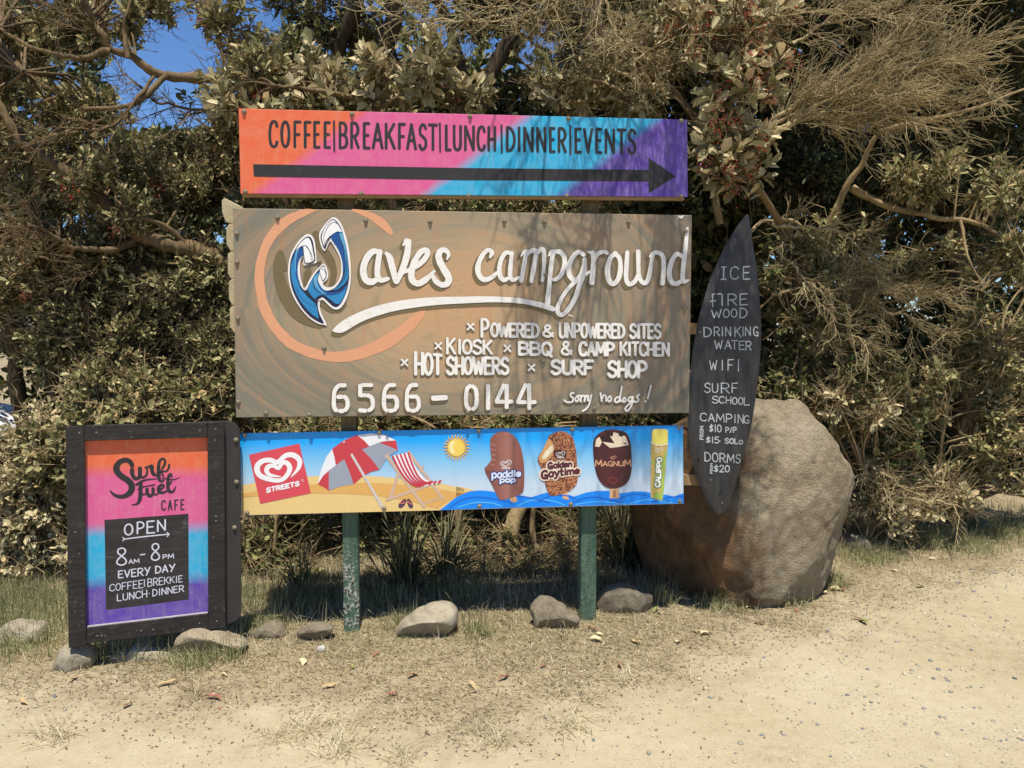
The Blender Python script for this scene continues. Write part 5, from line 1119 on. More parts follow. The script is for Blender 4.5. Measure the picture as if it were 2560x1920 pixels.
def twiggy(name, label, starts, seed, n2=26, n3=9, len2=.55, len3=.25, group=None, m=twig_m, sag=.05, spread=.45, cat='branch', r=.014, k2=1.0):
    """a dead spray: main boughs, side shoots, fine twigs. starts: list of pixel paths [(px, py, D)...]"""
    rng = np.random.RandomState(seed); tw = Tubes(); org = np.array(at(*starts[0][0])); fine = Tubes()
    for pts in starts:
        P = wob(rng, [np.array(p[1:] if p[0] == 'w' else at(*p)) for p in pts], .02, 8); tw.add(P, np.linspace(r, .004, len(P)), 6)
        k = rng.randint(1, len(P), n2); a = P[k]; d = unit(P[np.minimum(k + 1, len(P) - 1)] - P[k - 1]); dd = unit(d + rng.normal(size=(n2, 3)) * spread * np.array((1, .8, 1)))
        l2 = rng.uniform(.4, 1, n2)[:, None] * len2; mid = a + dd * l2 * .5 + rng.normal(size=(n2, 3)) * .03 + np.array((0, 0, sag)) * l2; e = a + dd * l2 + rng.normal(size=(n2, 3)) * .05 - np.array((0, 0, sag)) * l2
        fine.many(a, mid, e, .0055 * k2, .0025 * k2)
        for t in np.linspace(.25, 1, n3):
            w0 = (1 - t) ** 2; w1 = 2 * t * (1 - t); w2 = t * t; b = a * w0 + mid * w1 + e * w2
            for _ in range(2):
                d3 = unit(dd + rng.normal(size=(n2, 3)) * spread * 1.1); l3 = rng.uniform(.4, 1, n2)[:, None] * len3; e3 = b + d3 * l3
                m3 = b + d3 * l3 * .5 + rng.normal(size=(n2, 3)) * .015; fine.many(b, m3, e3, .0028, .0012)
                d4 = unit(d3 + rng.normal(size=(n2, 3)) * .6); fine.many(m3, m3 + d4 * l3 * .25, m3 + d4 * l3 * .5 + rng.normal(size=(n2, 3)) * .012, .002, .001)
    r_ = empty(name, tuple(org)); tag(r_, label, cat, group)
    tw.build('bough', m, r_, org); fine.build('twigs', m, r_, org); return r_
# ------------------------------------------------------------------ what grows where
G1 = 'trees of the thicket behind the signs'; G2 = 'shrubs along the foot of the thicket'; G3 = 'bare sprays of dead twigs'
B = lambda *a: a
# --- left side
plant('coastal_tree', 'leaning tree behind the big board, its crooked bough reaching up to the left', 'tree',
      [([(660, 1420, 5.75), (640, 1000, 5.75), (600, 720, 5.7), (545, 655, 5.65), (480, 622, 5.6), (400, 606, 5.55), (330, 570, 5.55), (262, 510, 5.5), (200, 455, 5.5), (130, 405, 5.45), (60, 355, 5.4), (0, 270, 5.4), (-80, 120, 5.4)], .075, .022),
       ([(345, 592, 5.55), (280, 622, 5.45), (190, 620, 5.35), (150, 600, 5.3)], .026, .012), ([(480, 615, 5.6), (400, 560, 5.5), (340, 545, 5.4), (290, 500, 5.35)], .02, .008)],
      [B(110, 330, 6.05, 190, 110, .2, 20, .18), B(220, 440, 5.85, 220, 80, .15, 14, .16), B(30, 540, 5.75, 150, 120, .15, 13, .16), B(300, 570, 5.7, 180, 60, .12, 12, .14), B(150, 620, 5.6, 140, 60, .12, 9, .14), B(390, 470, 6.1, 120, 80, .25, 9, .17), B(60, 720, 5.6, 160, 120, .2, 16, .17), B(-150, 420, 6.0, 130, 300, .3, 10, .22), B(150, 420, 5.35, 130, 60, .1, 4, .11), B(300, 520, 5.4, 60, 40, .1, 2, .1)],
      dusty, .062, .03, 8, 14, 101, bark_m, G1, berries=1, bare=.35)
plant('coastal_tree', 'pale thin-barked tree whose bare boughs cross the patch of blue sky', 'tree',
      [([(720, 1420, 6.0), (715, 900, 6.0), (700, 420, 5.9), (640, 240, 5.7), (560, 196, 5.6), (470, 196, 5.5), (400, 184, 5.4), (330, 145, 5.3), (270, 112, 5.2), (235, 50, 5.2), (200, -40, 5.1)], .055, .013),
       ([(420, 190, 5.4), (350, 252, 5.3), (245, 276, 5.2), (150, 240, 5.1), (60, 180, 5.1)], .02, .006), ([(275, 128, 5.2), (200, 142, 5.1), (110, 130, 5.0), (0, 70, 5.0)], .022, .008), ([(320, 145, 5.2), (310, 60, 5.2), (330, -40, 5.2)], .016, .007)],
      [B(110, 60, 6.4, 180, 90, .3, 18, .17), B(-20, 170, 6.3, 120, 120, .3, 11, .18), B(640, 200, 5.4, 100, 90, .25, 9, .16), B(190, 270, 6.2, 90, 50, .25, 6, .14), B(440, 20, 6.3, 130, 45, .25, 6, .13), B(590, 70, 5.7, 70, 90, .25, 7, .13), B(300, 60, 5.6, 60, 60, .2, 3, .12), B(560, 300, 5.8, 70, 60, .2, 6, .13)],
      dusty, .078, .042, 7, 10, 102, bark_m, G1, berries=1, bare=.9)
plant('coastal_tree', 'two-stemmed dark tree at the far left edge behind the shrubs', 'tree',
      [([(70, 1160, 7.4), (55, 1040, 7.4), (40, 920, 7.4), (25, 800, 7.4), (-10, 640, 7.3)], .075, .06), ([(150, 1200, 7.2), (140, 1010, 7.2), (105, 850, 7.1), (80, 720, 7.1), (40, 560, 7.0)], .055, .045)],
      [B(20, 640, 6.6, 180, 150, .4, 18, .22), B(200, 720, 6.5, 140, 140, .4, 13, .22), B(-60, 420, 6.8, 180, 180, .4, 10, .26)], dustyg, .065, .032, 8, 15, 103, bark_d, G1, bare=.5)
plant('coastal_tree', 'dense olive tree filling the gap left of the boards below the crooked bough', 'tree',
      [([(420, 1300, 6.9), (430, 1000, 6.9), (410, 760, 6.9), (440, 560, 6.9)], .05, .025)],
      [B(430, 710, 5.65, 170, 90, .2, 26, .16), B(300, 850, 5.5, 250, 100, .2, 32, .16), B(520, 870, 5.5, 120, 110, .2, 20, .15), B(440, 440, 6.6, 110, 100, .35, 16, .2), B(250, 690, 5.7, 150, 100, .2, 20, .17), B(340, 400, 6.9, 80, 50, .3, 6, .18), B(540, 420, 6.6, 90, 110, .35, 13, .2)],
      dusty, .06, .03, 8, 16, 104, bark_d, G1, bare=.7)
plant('shrub', 'round-leaved pale shrub crowding behind the cafe board', 'shrub', [([(300, 1420, 5.5), (320, 1150, 5.4)], .03, .015)],
      [B(330, 1010, 5.3, 190, 90, .2, 30, .15), B(520, 1000, 5.3, 90, 90, .2, 14, .14), B(300, 1180, 5.15, 260, 150, .2, 28, .16), B(560, 1150, 5.4, 60, 160, .25, 12, .15)], dusty, .055, .042, 8, 15, 105, bark_l, G2, ('stems', 'foliage'), bare=.4)
plant('shrub', 'sunlit tawny shrub in the lower left corner reaching the grass', 'shrub', [([(60, 1460, 5.25), (70, 1250, 5.3)], .025, .012)],
      [B(130, 1110, 5.35, 90, 80, .2, 14, .15), B(40, 1150, 5.35, 120, 70, .2, 14, .14), B(80, 1290, 5.25, 160, 110, .3, 24, .17), B(170, 1390, 5.05, 100, 60, .2, 8, .12), B(10, 1400, 5.1, 100, 40, .25, 8, .12), B(-160, 1250, 5.4, 130, 150, .4, 14, .18)], pale, .052, .04, 8, 14, 106, bark_l, G2, ('stems', 'foliage'), bare=.4)
plant('shrub', 'mixed olive shrub with bare stems just right of the cafe board, under the boards', 'shrub', [([(680, 1480, 5.3), (690, 1300, 5.3)], .02, .01)],
      [B(680, 1330, 5.5, 100, 90, .3, 16, .15), B(760, 1060, 5.6, 260, 40, .3, 18, .15), B(700, 1440, 5.25, 90, 40, .2, 6, .1)], dustyg, .055, .04, 7, 11, 107, bark_l, G2, ('stems', 'foliage'), bare=1.2)
# --- middle, behind the boards
for i, (pts, r0, r1, lbl, bl) in enumerate((
    ([(905, 1440, 7.0), (830, 800, 7.0), (812, 420, 7.0), (825, 240, 6.9), (850, 120, 6.8), (905, -40, 6.6), (960, -300, 6.5)], .062, .05, 'dark slanting trunk beside the blue sky above the orange end of the top board', [B(740, -220, 6.8, 200, 90, .5, 12, .24), B(740, 50, 6.8, 90, 90, .3, 8, .15), B(720, 170, 6.6, 90, 60, .3, 7, .15), B(590, 330, 6.8, 100, 90, .4, 14, .2), B(760, 400, 6.9, 200, 90, .4, 20, .2)]),
    ([(1010, 1440, 6.6), (960, 800, 6.6), (950, 420, 6.6), (985, 250, 6.5), (965, 120, 6.4), (985, 0, 6.3), (940, -260, 6.2)], .085, .07, 'thickest dark trunk, rising above the pink part of the top board', [B(950, 300, 6.1, 130, 60, .3, 9, .17), B(1050, -200, 6.5, 280, 110, .6, 22, .27), B(880, 60, 7.0, 60, 60, .4, 5, .2)]),
    ([(1210, 1440, 6.4), (1180, 800, 6.5), (1170, 560, 6.5), (1185, 380, 6.5), (1215, 230, 6.5), (1290, 60, 6.5), (1370, -120, 6.5)], .07, .05, 'forked dark trunk leaning right above the word in the middle of the top board', [B(1230, 10, 6.8, 120, 60, .4, 8, .17), B(1350, -200, 6.4, 320, 130, .8, 34, .27), B(1100, 250, 6.9, 90, 60, .3, 6, .16)]),
    ([(1420, 1440, 6.2), (1440, 900, 6.2), (1455, 520, 6.2), (1460, 260, 6.1), (1490, 60, 6.0), (1500, -200, 6.0)], .055, .04, 'straight brown fibrous trunk above the cyan part of the top board', [B(1440, 150, 6.6, 130, 120, .4, 14, .17), B(1600, -200, 6.3, 300, 130, .8, 34, .27), B(1560, 170, 6.4, 110, 100, .4, 14, .2)]))):
    plant('coastal_tree', lbl, 'tree', [(pts, r0, r1)] + ([([(1190, 380, 6.5), (1160, 200, 6.4), (1120, 60, 6.3), (1060, -60, 6.2)], .05, .035)] if i == 2 else []), bl, (dustyg, dusty, dustyg, brown)[i], .075, .038, 7, 13, 110 + i, bark_d if i < 3 else bark_l, G1, bare=.7)
plant('shrub', 'big-leaved branch laden with pale dusty rosettes hanging over the pink end of the top board', 'shrub', [([(1000, 620, 5.6), (960, 420, 5.5), (930, 270, 5.4), (800, 230, 5.2), (690, 215, 5.1)], .03, .01), ([(930, 280, 5.4), (1060, 220, 5.2), (1190, 235, 5.1)], .018, .008)],
      [B(1010, 185, 5.3, 130, 50, .25, 11, .13), B(750, 200, 5.4, 120, 70, .25, 10, .14), B(640, 260, 5.3, 80, 40, .2, 7, .12), B(1150, 240, 5.3, 60, 45, .2, 4, .12), B(880, 240, 5.4, 90, 40, .25, 7, .13)], pale, .09, .044, 7, 7, 115, bark_m, None, ('stems', 'foliage'), bare=.6, berries=1)
plant('shrub', 'pale grey-limbed shrub with loose leaves over the cyan end of the top board', 'shrub', [([(1800, 560, 5.4), (1750, 330, 5.35), (1690, 240, 5.3), (1620, 190, 5.25), (1560, 190, 5.2), (1500, 160, 5.2)], .025, .009), ([(1690, 240, 5.3), (1600, 240, 5.2), (1480, 200, 5.2)], .016, .007), ([(1620, 190, 5.3), (1740, 120, 5.2), (1850, 90, 5.1)], .014, .006)],
      [B(1500, 190, 5.4, 90, 70, .25, 8, .13), B(1620, 240, 5.3, 80, 40, .2, 6, .12), B(1400, 220, 5.4, 90, 45, .25, 7, .13), B(1640, 90, 5.4, 110, 70, .3, 8, .14)], pale, .085, .046, 6, 6, 116, bark_l, None, ('stems', 'foliage'), bare=1.0)
plant('shrub', 'shady undergrowth shrub filling the gap between the big board and the ice cream board', 'shrub', [([(1150, 1460, 5.7), (1140, 1100, 5.7)], .03, .012)],
      [B(900, 1060, 5.8, 260, 50, .3, 22, .16), B(1300, 1050, 5.8, 300, 50, .3, 26, .16), B(1000, 1330, 6.0, 260, 90, .4, 30, .18), B(1380, 1320, 6.0, 240, 110, .4, 32, .18), B(700, 510, 6.0, 140, 40, .3, 10, .16), B(1180, 510, 6.1, 560, 40, .4, 40, .18), B(1640, 1060, 5.8, 160, 60, .3, 14, .16)], dustyg, .06, .036, 7, 11, 117, bark_l, None, ('stems', 'foliage'), bare=1.0)
plant('shrub', 'low scrub of dry stems and leaves between the green posts', 'shrub', [([(1235, 1500, 5.35), (1300, 1260, 5.6), (1420, 1100, 5.9)], .06, .045), ([(1360, 1470, 5.4), (1330, 1300, 5.6), (1345, 1150, 5.8)], .025, .015)],
      [B(1330, 1400, 5.5, 110, 80, .25, 10, .13), B(1530, 1380, 5.5, 70, 80, .2, 7, .13)], dusty, .06, .04, 6, 6, 118, bark_l, G2, ('stems', 'foliage'), bare=2.5)
# --- right side
plant('shrub', 'large pale-leaved berry bush hanging beside the purple end of the top board', 'shrub', [([(2010, 1000, 6.3), (1985, 640, 6.0), (1880, 450, 5.4), (1810, 320, 5.1), (1790, 180, 5.0), (1850, 60, 4.95)], .035, .01), ([(1810, 330, 5.1), (1880, 220, 4.95), (1930, 170, 4.9)], .015, .006), ([(1800, 300, 5.1), (1740, 290, 5.0), (1680, 240, 4.95)], .014, .006)],
      [B(1850, 180, 4.95, 100, 90, .2, 11, .11), B(1840, 330, 4.9, 90, 60, .18, 9, .11), B(1830, 430, 5.0, 80, 50, .2, 6, .11), B(1900, 60, 5.1, 120, 60, .3, 8, .13), B(1760, 90, 5.2, 90, 80, .3, 8, .13)], pale, .092, .04, 7, 7, 120, bark_m, None, ('stems', 'foliage'), berries=7, bare=.9, upw=.3)
plant('coastal_tree', 'dark leafy tree in the top right corner behind the dead brown spray', 'tree', [([(2420, 1340, 7.4), (2400, 800, 7.4), (2380, 400, 7.4), (2420, 100, 7.3), (2500, -200, 7.2)], .1, .07), ([(2390, 560, 7.4), (2250, 380, 7.2), (2140, 240, 7.0), (2050, 60, 7.0)], .05, .03)],
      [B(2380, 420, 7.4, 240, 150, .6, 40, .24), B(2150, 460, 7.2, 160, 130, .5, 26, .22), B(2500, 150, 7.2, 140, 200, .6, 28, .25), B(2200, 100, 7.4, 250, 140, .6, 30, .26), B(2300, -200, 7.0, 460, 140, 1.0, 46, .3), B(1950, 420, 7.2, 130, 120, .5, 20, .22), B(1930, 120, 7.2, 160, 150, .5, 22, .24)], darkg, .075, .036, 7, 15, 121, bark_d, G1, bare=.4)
plant('coastal_tree', 'spreading grey-limbed tree right of the surfboard with bare forks', 'tree', [([(2010, 1360, 6.4), (2040, 1100, 6.4), (2035, 800, 6.3), (2060, 620, 6.2), (2100, 500, 6.1), (2150, 420, 6.0), (2190, 340, 5.9)], .05, .016), ([(2130, 470, 6.1), (2240, 520, 6.0), (2330, 540, 5.9), (2440, 560, 5.9), (2540, 610, 5.8)], .028, .012), ([(2400, 550, 5.9), (2420, 640, 5.8), (2460, 720, 5.8)], .012, .007), ([(2200, 330, 5.9), (2330, 300, 5.8), (2450, 270, 5.7), (2570, 220, 5.7)], .02, .009), ([(2070, 640, 6.2), (1990, 560, 6.0), (1900, 560, 5.8), (1870, 590, 5.7)], .02, .01)],
      [B(2340, 440, 5.9, 130, 60, .25, 11, .13), B(2490, 480, 5.9, 90, 70, .25, 7, .13), B(2510, 640, 5.9, 80, 60, .25, 7, .13), B(2080, 640, 6.1, 150, 80, .3, 10, .13), B(2300, 650, 6.1, 130, 60, .3, 8, .13)], dusty, .068, .034, 7, 10, 122, bark_l, G1, bare=.5)
plant('shrub', 'broad dusty shrub behind the boulder, tangled with brown stems', 'shrub', [([(2060, 1390, 6.1), (2080, 1150, 6.1), (2100, 900, 6.1)], .03, .012), ([(2010, 700, 5.9), (1930, 740, 5.7), (2050, 700, 5.8), (2140, 700, 5.8), (2230, 740, 5.8)], .014, .007)],
      [B(1990, 660, 5.9, 130, 80, .3, 12, .13), B(2050, 800, 5.9, 170, 110, .3, 17, .13), B(2130, 960, 5.9, 140, 120, .3, 14, .13), B(1960, 920, 6.0, 140, 110, .3, 13, .14), B(2210, 1130, 6.1, 100, 110, .3, 13, .16)], dustyg, .058, .036, 7, 11, 123, bark_l, G2, ('stems', 'foliage'), bare=.7)
plant('shrub', 'shadowy green shrub at the right edge above the grass', 'shrub', [([(2420, 1340, 6.6), (2430, 1100, 6.5), (2400, 900, 6.4)], .03, .012), ([(2340, 1250, 6.3), (2360, 1050, 6.2), (2400, 940, 6.2), (2500, 860, 6.1)], .015, .008)],
      [B(2450, 850, 6.2, 140, 120, .3, 14, .13), B(2330, 980, 6.2, 140, 110, .3, 13, .13), B(2480, 1080, 6.2, 130, 120, .3, 14, .13), B(2380, 1200, 6.2, 160, 60, .25, 10, .12), B(2660, 900, 6.4, 160, 400, .5, 26, .2)], dusty, .07, .036, 7, 11, 124, bark_l, G2, ('stems', 'foliage'), bare=.6)
plant('shrub', 'low clump of pale leaves and dry grass stems just right of the boulder', 'shrub', [([(2160, 1370, 5.9), (2180, 1250, 5.9)], .012, .006)],
      [B(2200, 1260, 5.9, 90, 55, .25, 9, .12), B(2330, 1240, 6.0, 90, 50, .25, 8, .12), B(2150, 1010, 5.7, 50, 60, .2, 4, .11), B(2100, 990, 5.6, 40, 30, .15, 3, .1)], pale, .07, .04, 6, 6, 125, bark_l, G2, ('stems', 'foliage'), bare=2.2)
# --- dead feathery sprays
twiggy('dead_branch', 'feathery dead brown spray sweeping across the upper right', [[(1930, 300 + 10 * i, 5.5), (2060, 230 + 14 * i, 5.4), (2190, 150 + 34 * i, 5.3), (2330, 120 + 44 * i, 5.25)] for i in range(5)] + [[(1980, 110, 5.5), (2110, 50, 5.4), (2240, 30, 5.3)], [(2100, 220, 5.5), (2260, 200, 5.4), (2400, 140, 5.3)]], 201, 26, 7, .42, .22, G3, spread=.36)
twiggy('dead_branch', 'tangle of bare tan twigs hanging above the middle of the arrow board', [[(1480, -140, 5.2), (1440, -20, 5.1), (1300, 40, 5.05), (1120, 60, 5.0), (980, 50, 4.95)], [(1500, -120, 5.2), (1520, 20, 5.1), (1560, 110, 5.05), (1620, 150, 5.0)], [(1560, -120, 5.2), (1680, -10, 5.1), (1820, 30, 5.0), (1960, 40, 5.0)], [(1500, -100, 5.2), (1400, -10, 5.1), (1200, -10, 5.0), (1060, 10, 5.0)],
      [('w', .9, 4.9, 3.75), ('w', .75, 4.4, 3.75), ('w', .6, 3.95, 3.6), ('w', .4, 3.7, 3.5)], [('w', 1.0, 4.3, 4.4), ('w', 1.1, 4.1, 4.0), ('w', 1.2, 3.85, 3.7), ('w', 1.3, 3.6, 3.5)], [('w', 1.0, 4.9, 3.8), ('w', .95, 4.3, 3.85), ('w', .9, 3.85, 3.7), ('w', .95, 3.6, 3.5)], [('w', 1.5, 4.1, 4.5), ('w', 1.45, 4.0, 4.0), ('w', 1.4, 3.8, 3.7), ('w', 1.42, 3.65, 3.4)], [('w', .2, 4.8, 3.9), ('w', .25, 4.2, 3.9), ('w', .2, 3.8, 3.8), ('w', .05, 3.6, 3.6)], [('w', .7, 4.2, 4.4), ('w', .8, 4.0, 4.1), ('w', .9, 3.75, 3.8), ('w', .8, 3.5, 3.7)]], 202, 26, 6, .4, .22, G3, spread=.75, k2=1.0)
twiggy('dead_branch', 'drooping brown spray at mid height on the far right of the surfboard', [[(2060, 700, 5.9), (2160, 690, 5.7), (2260, 720, 5.6), (2380, 750, 5.55)], [(2070, 710, 5.9), (2160, 740, 5.7), (2250, 790, 5.6), (2340, 830, 5.55)]], 203, 20, 7, .34, .17, G3, spread=.36)
twiggy('dead_branch', 'small brown spray just above and right of the surfboard nose', [[(1930, 560, 5.8), (2020, 570, 5.7), (2100, 590, 5.6), (2190, 650, 5.6)], [(1940, 620, 5.8), (2000, 680, 5.7), (2080, 760, 5.6), (2130, 820, 5.6)], [(1990, 800, 5.8), (2080, 830, 5.7), (2160, 850, 5.6)]], 204, 14, 6, .3, .16, G3)
twiggy('dead_branch', 'grey-brown dead twigs in the upper left among the browned leaves', [[(150, 600, 5.3), (80, 560, 5.2), (20, 540, 5.1)], [(300, 640, 5.6), (200, 660, 5.4), (60, 640, 5.3)], [(380, 180, 5.4), (300, 300, 5.2), (200, 330, 5.1), (90, 340, 5.1)], [(260, 110, 5.3), (180, 40, 5.1), (60, 20, 5.0)], [(640, 260, 5.7), (520, 280, 5.6), (400, 250, 5.5), (300, 180, 5.5)]], 205, 11, 5, .36, .18, G3, m=bark_m, spread=.6)
twiggy('dead_branch', 'fallen dry sticks heaped under the ice cream board between the posts', [[(1000, 1500, 5.1), (1080, 1440, 5.2), (1200, 1400, 5.3), (1330, 1390, 5.4)], [(1150, 1490, 5.1), (1240, 1440, 5.2), (1390, 1430, 5.3)], [(1560, 1460, 5.3), (1500, 1400, 5.4), (1420, 1330, 5.5)]], 206, 24, 5, .35, .16, G3, m=bark_l, spread=.7)
twiggy('dead_branch', 'dry twig tangle low down between the boulder and the right edge', [[(2150, 1290, 5.9), (2240, 1250, 5.8), (2340, 1260, 5.8), (2420, 1270, 5.8)], [(2120, 1100, 5.9), (2200, 1180, 5.8), (2270, 1220, 5.7)]], 207, 14, 5, .3, .16, G3, spread=.6)
# --- strappy plants under the boards
strap_m = leaf_mat('strap_leaf', [(0, (.04, .05, .02)), (.5, (.11, .11, .05)), (.8, (.26, .23, .12)), (1, (.44, .38, .22))], .3)
def strappy(label, px, py, n, L, W, seed, group=None):
    rng = np.random.RandomState(seed); g = gnd(px, py); org = np.array((g.x, g.y, float(gz(g.x, g.y)))); Vs = []; Qs = []; off = 0; sg = 7
    for i in range(n):
        a = rng.uniform(0, 6.28); el = R(rng.uniform(35, 86)); l = L * rng.uniform(.5, 1.1); w = W * rng.uniform(.7, 1.2)
        d = np.array((math.cos(a) * math.cos(el), math.sin(a) * math.cos(el), math.sin(el))); s_ = unit(np.cross(d, (0, 0, 1.0))); p = np.array((rng.normal() * .04, rng.normal() * .04, 0)); v = d.copy(); rows = []
        for k in range(sg + 1):
            t = k / sg; ww = w * (1 - t ** 2.2) * .5 + .0006; rows += [p + s_ * ww, p - s_ * ww]; p = p + v * l / sg; v = unit(v + np.array((0, 0, -.10 - .22 * t * rng.uniform(.4, 1.4))))
        Vs += rows; Qs += [(off + 2 * k, off + 2 * k + 1, off + 2 * k + 3, off + 2 * k + 2) for k in range(sg)]; off += 2 * (sg + 1)
    o = link('strap_leaf_plant', mesh_np('strap_leaf_plant', np.array(Vs), np.array(Qs), mats=[strap_m]), None, tuple(org)); o.data.vertices.foreach_get
    Vv = np.array(Vs); Vv[:, 2] = np.maximum(Vv[:, 2], .005); o.data.vertices.foreach_set('co', Vv.astype(np.float32).ravel()); o.data.update()
    tag(o, label, 'plant', group)
GS = 'strap-leaved plants under the boards'
strappy('large strap-leaved tussock in the shade between the posts, nearest the peeling post', 1010, 1480, 150, .62, .012, 1, GS)
strappy('strap-leaved tussock right of the middle of the ice cream board, behind the sticks', 1120, 1455, 110, .55, .011, 2, GS)
strappy('small strappy tuft behind the stones left of the peeling post', 745, 1480, 45, .4, .009, 3, GS)
strappy('spiky strap-leaved plant showing above the right part of the ice cream board', 1560, 1425, 90, 1.05, .012, 4, GS)
# --- far side of the thicket
def wood(label, bands, seed, L, W, leaf, name='far_wood'):
    rng = np.random.RandomState(seed); tw = Tubes(); Vs = []; Qs = []; off = 0
    for x0, x1, y0, y1, D0, D1, n in bands:
        px = rng.uniform(x0, x1, n); py = rng.uniform(y0, y1, n) if y1 > y0 else np.full(n, y0); D = rng.uniform(D0, D1, n)
        P = np.array([at(a, b, c) for a, b, c in zip(px, py, D)]); P = P[(P[:, 2] > .05) & ~((px < 110) & (py > 900) & (py < 1110) & (D < 9.8))]
        V, Q = sprigs(rng, P, rng.normal(size=(len(P), 3)) + np.array((0, -.2, .4)), 7, L, W, tw); Vs.append(V); Qs.append(Q + off); off += len(V)
    o = link(name, mesh_np(name, np.concatenate(Vs), np.concatenate(Qs), mats=[leaf])); tag(o, kind='stuff', label=label, cat='wood')
wood('dark mass of leaves deep inside the thicket and in its unseen canopy overhead', [(-300, 300, 380, 1350, 7.6, 9.6, 1700), (300, 560, 430, 1350, 7.6, 9.6, 1300), (560, 900, 300, 1400, 7.6, 9.6, 1300), (900, 1500, 190, 560, 7.4, 9.8, 1700), (1500, 1750, -50, 560, 7.4, 9.8, 1300), (900, 1750, 1000, 1420, 6.8, 9.0, 1500), (1750, 2900, -150, 1300, 7.8, 10, 5600), (900, 2800, -550, -120, 6.8, 9.0, 2300), (2080, 2900, -560, -180, 5.9, 6.9, 700), (950, 1780, -520, -220, 6.4, 6.9, 300), (-300, 900, -480, -160, 8.0, 9.6, 600), (-300, 250, -100, 330, 7.6, 9.6, 500)], 301, .1, .052, darkg)  # bands above the view: unseen canopy leaves, added to shade the interior
wood('farther trees of the same wood seen through gaps', [(-500, 330, 300, 1250, 10.5, 14, 1600), (-2600, -500, 150, 1150, 11, 15, 1500), (2900, 3900, -50, 1150, 9, 13, 900), (330, 900, 480, 1250, 10.5, 14, 1300), (300, 560, 330, 480, 11, 14, 400), (640, 900, 120, 480, 10.5, 13, 260), (900, 1500, 170, 1250, 10.5, 14, 2000), (880, 1500, -60, 170, 10, 14, 330), (1500, 3000, -60, 1250, 10.5, 14, 6000), (1620, 1900, 450, 900, 8, 10, 1500), (-300, 280, 60, 300, 10, 13, 200)], 302, .14, .075, dustyg)
# ================================================================== GRASS, LITTER, GRAVEL
straw = leaf_mat('dry_grass_blade', [(0, (.16, .14, .07)), (.25, (.32, .27, .15)), (.6, (.50, .43, .26)), (.85, (.66, .57, .36)), (1, (.76, .67, .46))], .45, back=0)
pale_straw = leaf_mat('pale_straw_blade', [(0, (.42, .36, .22)), (.5, (.66, .58, .38)), (1, (.8, .72, .5))], .5, back=0)
greenish = leaf_mat('half_green_grass_blade', [(0, (.12, .15, .05)), (.35, (.27, .28, .115)), (.7, (.48, .44, .24)), (1, (.70, .62, .40))], .45, back=0)
def blades(name, XY, H, Wd, seed, matr, lean=.8, zf=gz):
    rng = np.random.RandomState(seed); n = len(XY); x, y = XY[:, 0], XY[:, 1]; b = np.stack([x, y, zf(x, y) - .004], 1)
    a = rng.uniform(0, 6.28, n); el = np.abs(rng.normal(0, lean, n)).clip(0, 1.5)
    if lean > 1.2: el = 1.52 - np.abs(rng.normal(0, .42, n)).clip(0, 1.3)      # matted, lying every way
    k0 = .88 if lean > 1.2 else .45; d0 = np.stack([np.cos(a) * np.sin(el * k0), np.sin(a) * np.sin(el * k0), np.cos(el * k0)], 1); d1 = np.stack([np.cos(a) * np.sin(el * 1.3), np.sin(a) * np.sin(el * 1.3), np.maximum(np.cos(el * 1.3), -.12)], 1)
    t = a + 1.57 + rng.uniform(-.6, .6, n); s = np.stack([np.cos(t), np.sin(t), np.zeros(n)], 1) * (Wd * rng.uniform(.7, 1.3, n))[:, None] * .5; H = H[:, None]
    m_ = b + d0 * H * .5; e = m_ + d1 * H * .5
    V = np.stack([b - s, b + s, m_ + s * .8, m_ - s * .8, e], 1).reshape(-1, 3); V[:, 2] = np.maximum(V[:, 2], np.repeat(b[:, 2], 5) + (.0005 if lean > 1.2 else -.01)); i = np.arange(n)[:, None] * 5
    o = link(name, mesh_np(name, V, i + np.array([[0, 1, 2, 3]]), i + np.array([[3, 2, 4]]), mats=[matr])); return o
rng = np.random.RandomState(77)
def scatter(n, fn, x0=-4.6, x1=6.2, y0=2.2, y1=7.5):
    x = rng.uniform(x0, x1, n); y = rng.uniform(y0, y1, n); k = rng.rand(n) < fn(x, y); return np.stack([x[k], y[k]], 1)
pat = lambda x, y: np.clip(.5 + .5 * hnoise(x * 1.6, y * 1.9, 2.0), 0.08, 1)
# short dry turf
XY = scatter(560000, lambda x, y: np.clip((ed(x, y) + .15) / .8, 0, 1) * (.35 + .65 * pat(x, y)) * np.clip((6.4 - y) / 1.0, .15, 1))
o = blades('dry_grass', XY, np.random.RandomState(1).uniform(.025, .075, len(XY)) * (1 + .7 * np.clip(edge_d(XY[:, 0], XY[:, 1]) - .5, 0, 1.2)), .0038, 1, straw, 1.3)
tag(o, 'short sun-bleached turf over the verge', 'grass', kind='stuff')
# greener patches
gp = lambda x, y: np.clip(1.6 * (.5 + .5 * hnoise(x * 1.1 + 3, y * 1.3, 5.0)) - .55, 0, 1)
XY = scatter(200000, lambda x, y: np.clip((ed(x, y) - .25) / .6, 0, 1) * gp(x, y))
o = blades('green_grass', XY, np.random.RandomState(2).uniform(.025, .075, len(XY)), .0036, 2, greenish, 1.3); tag(o, 'greener patches of short grass on the verge', 'grass', kind='stuff')
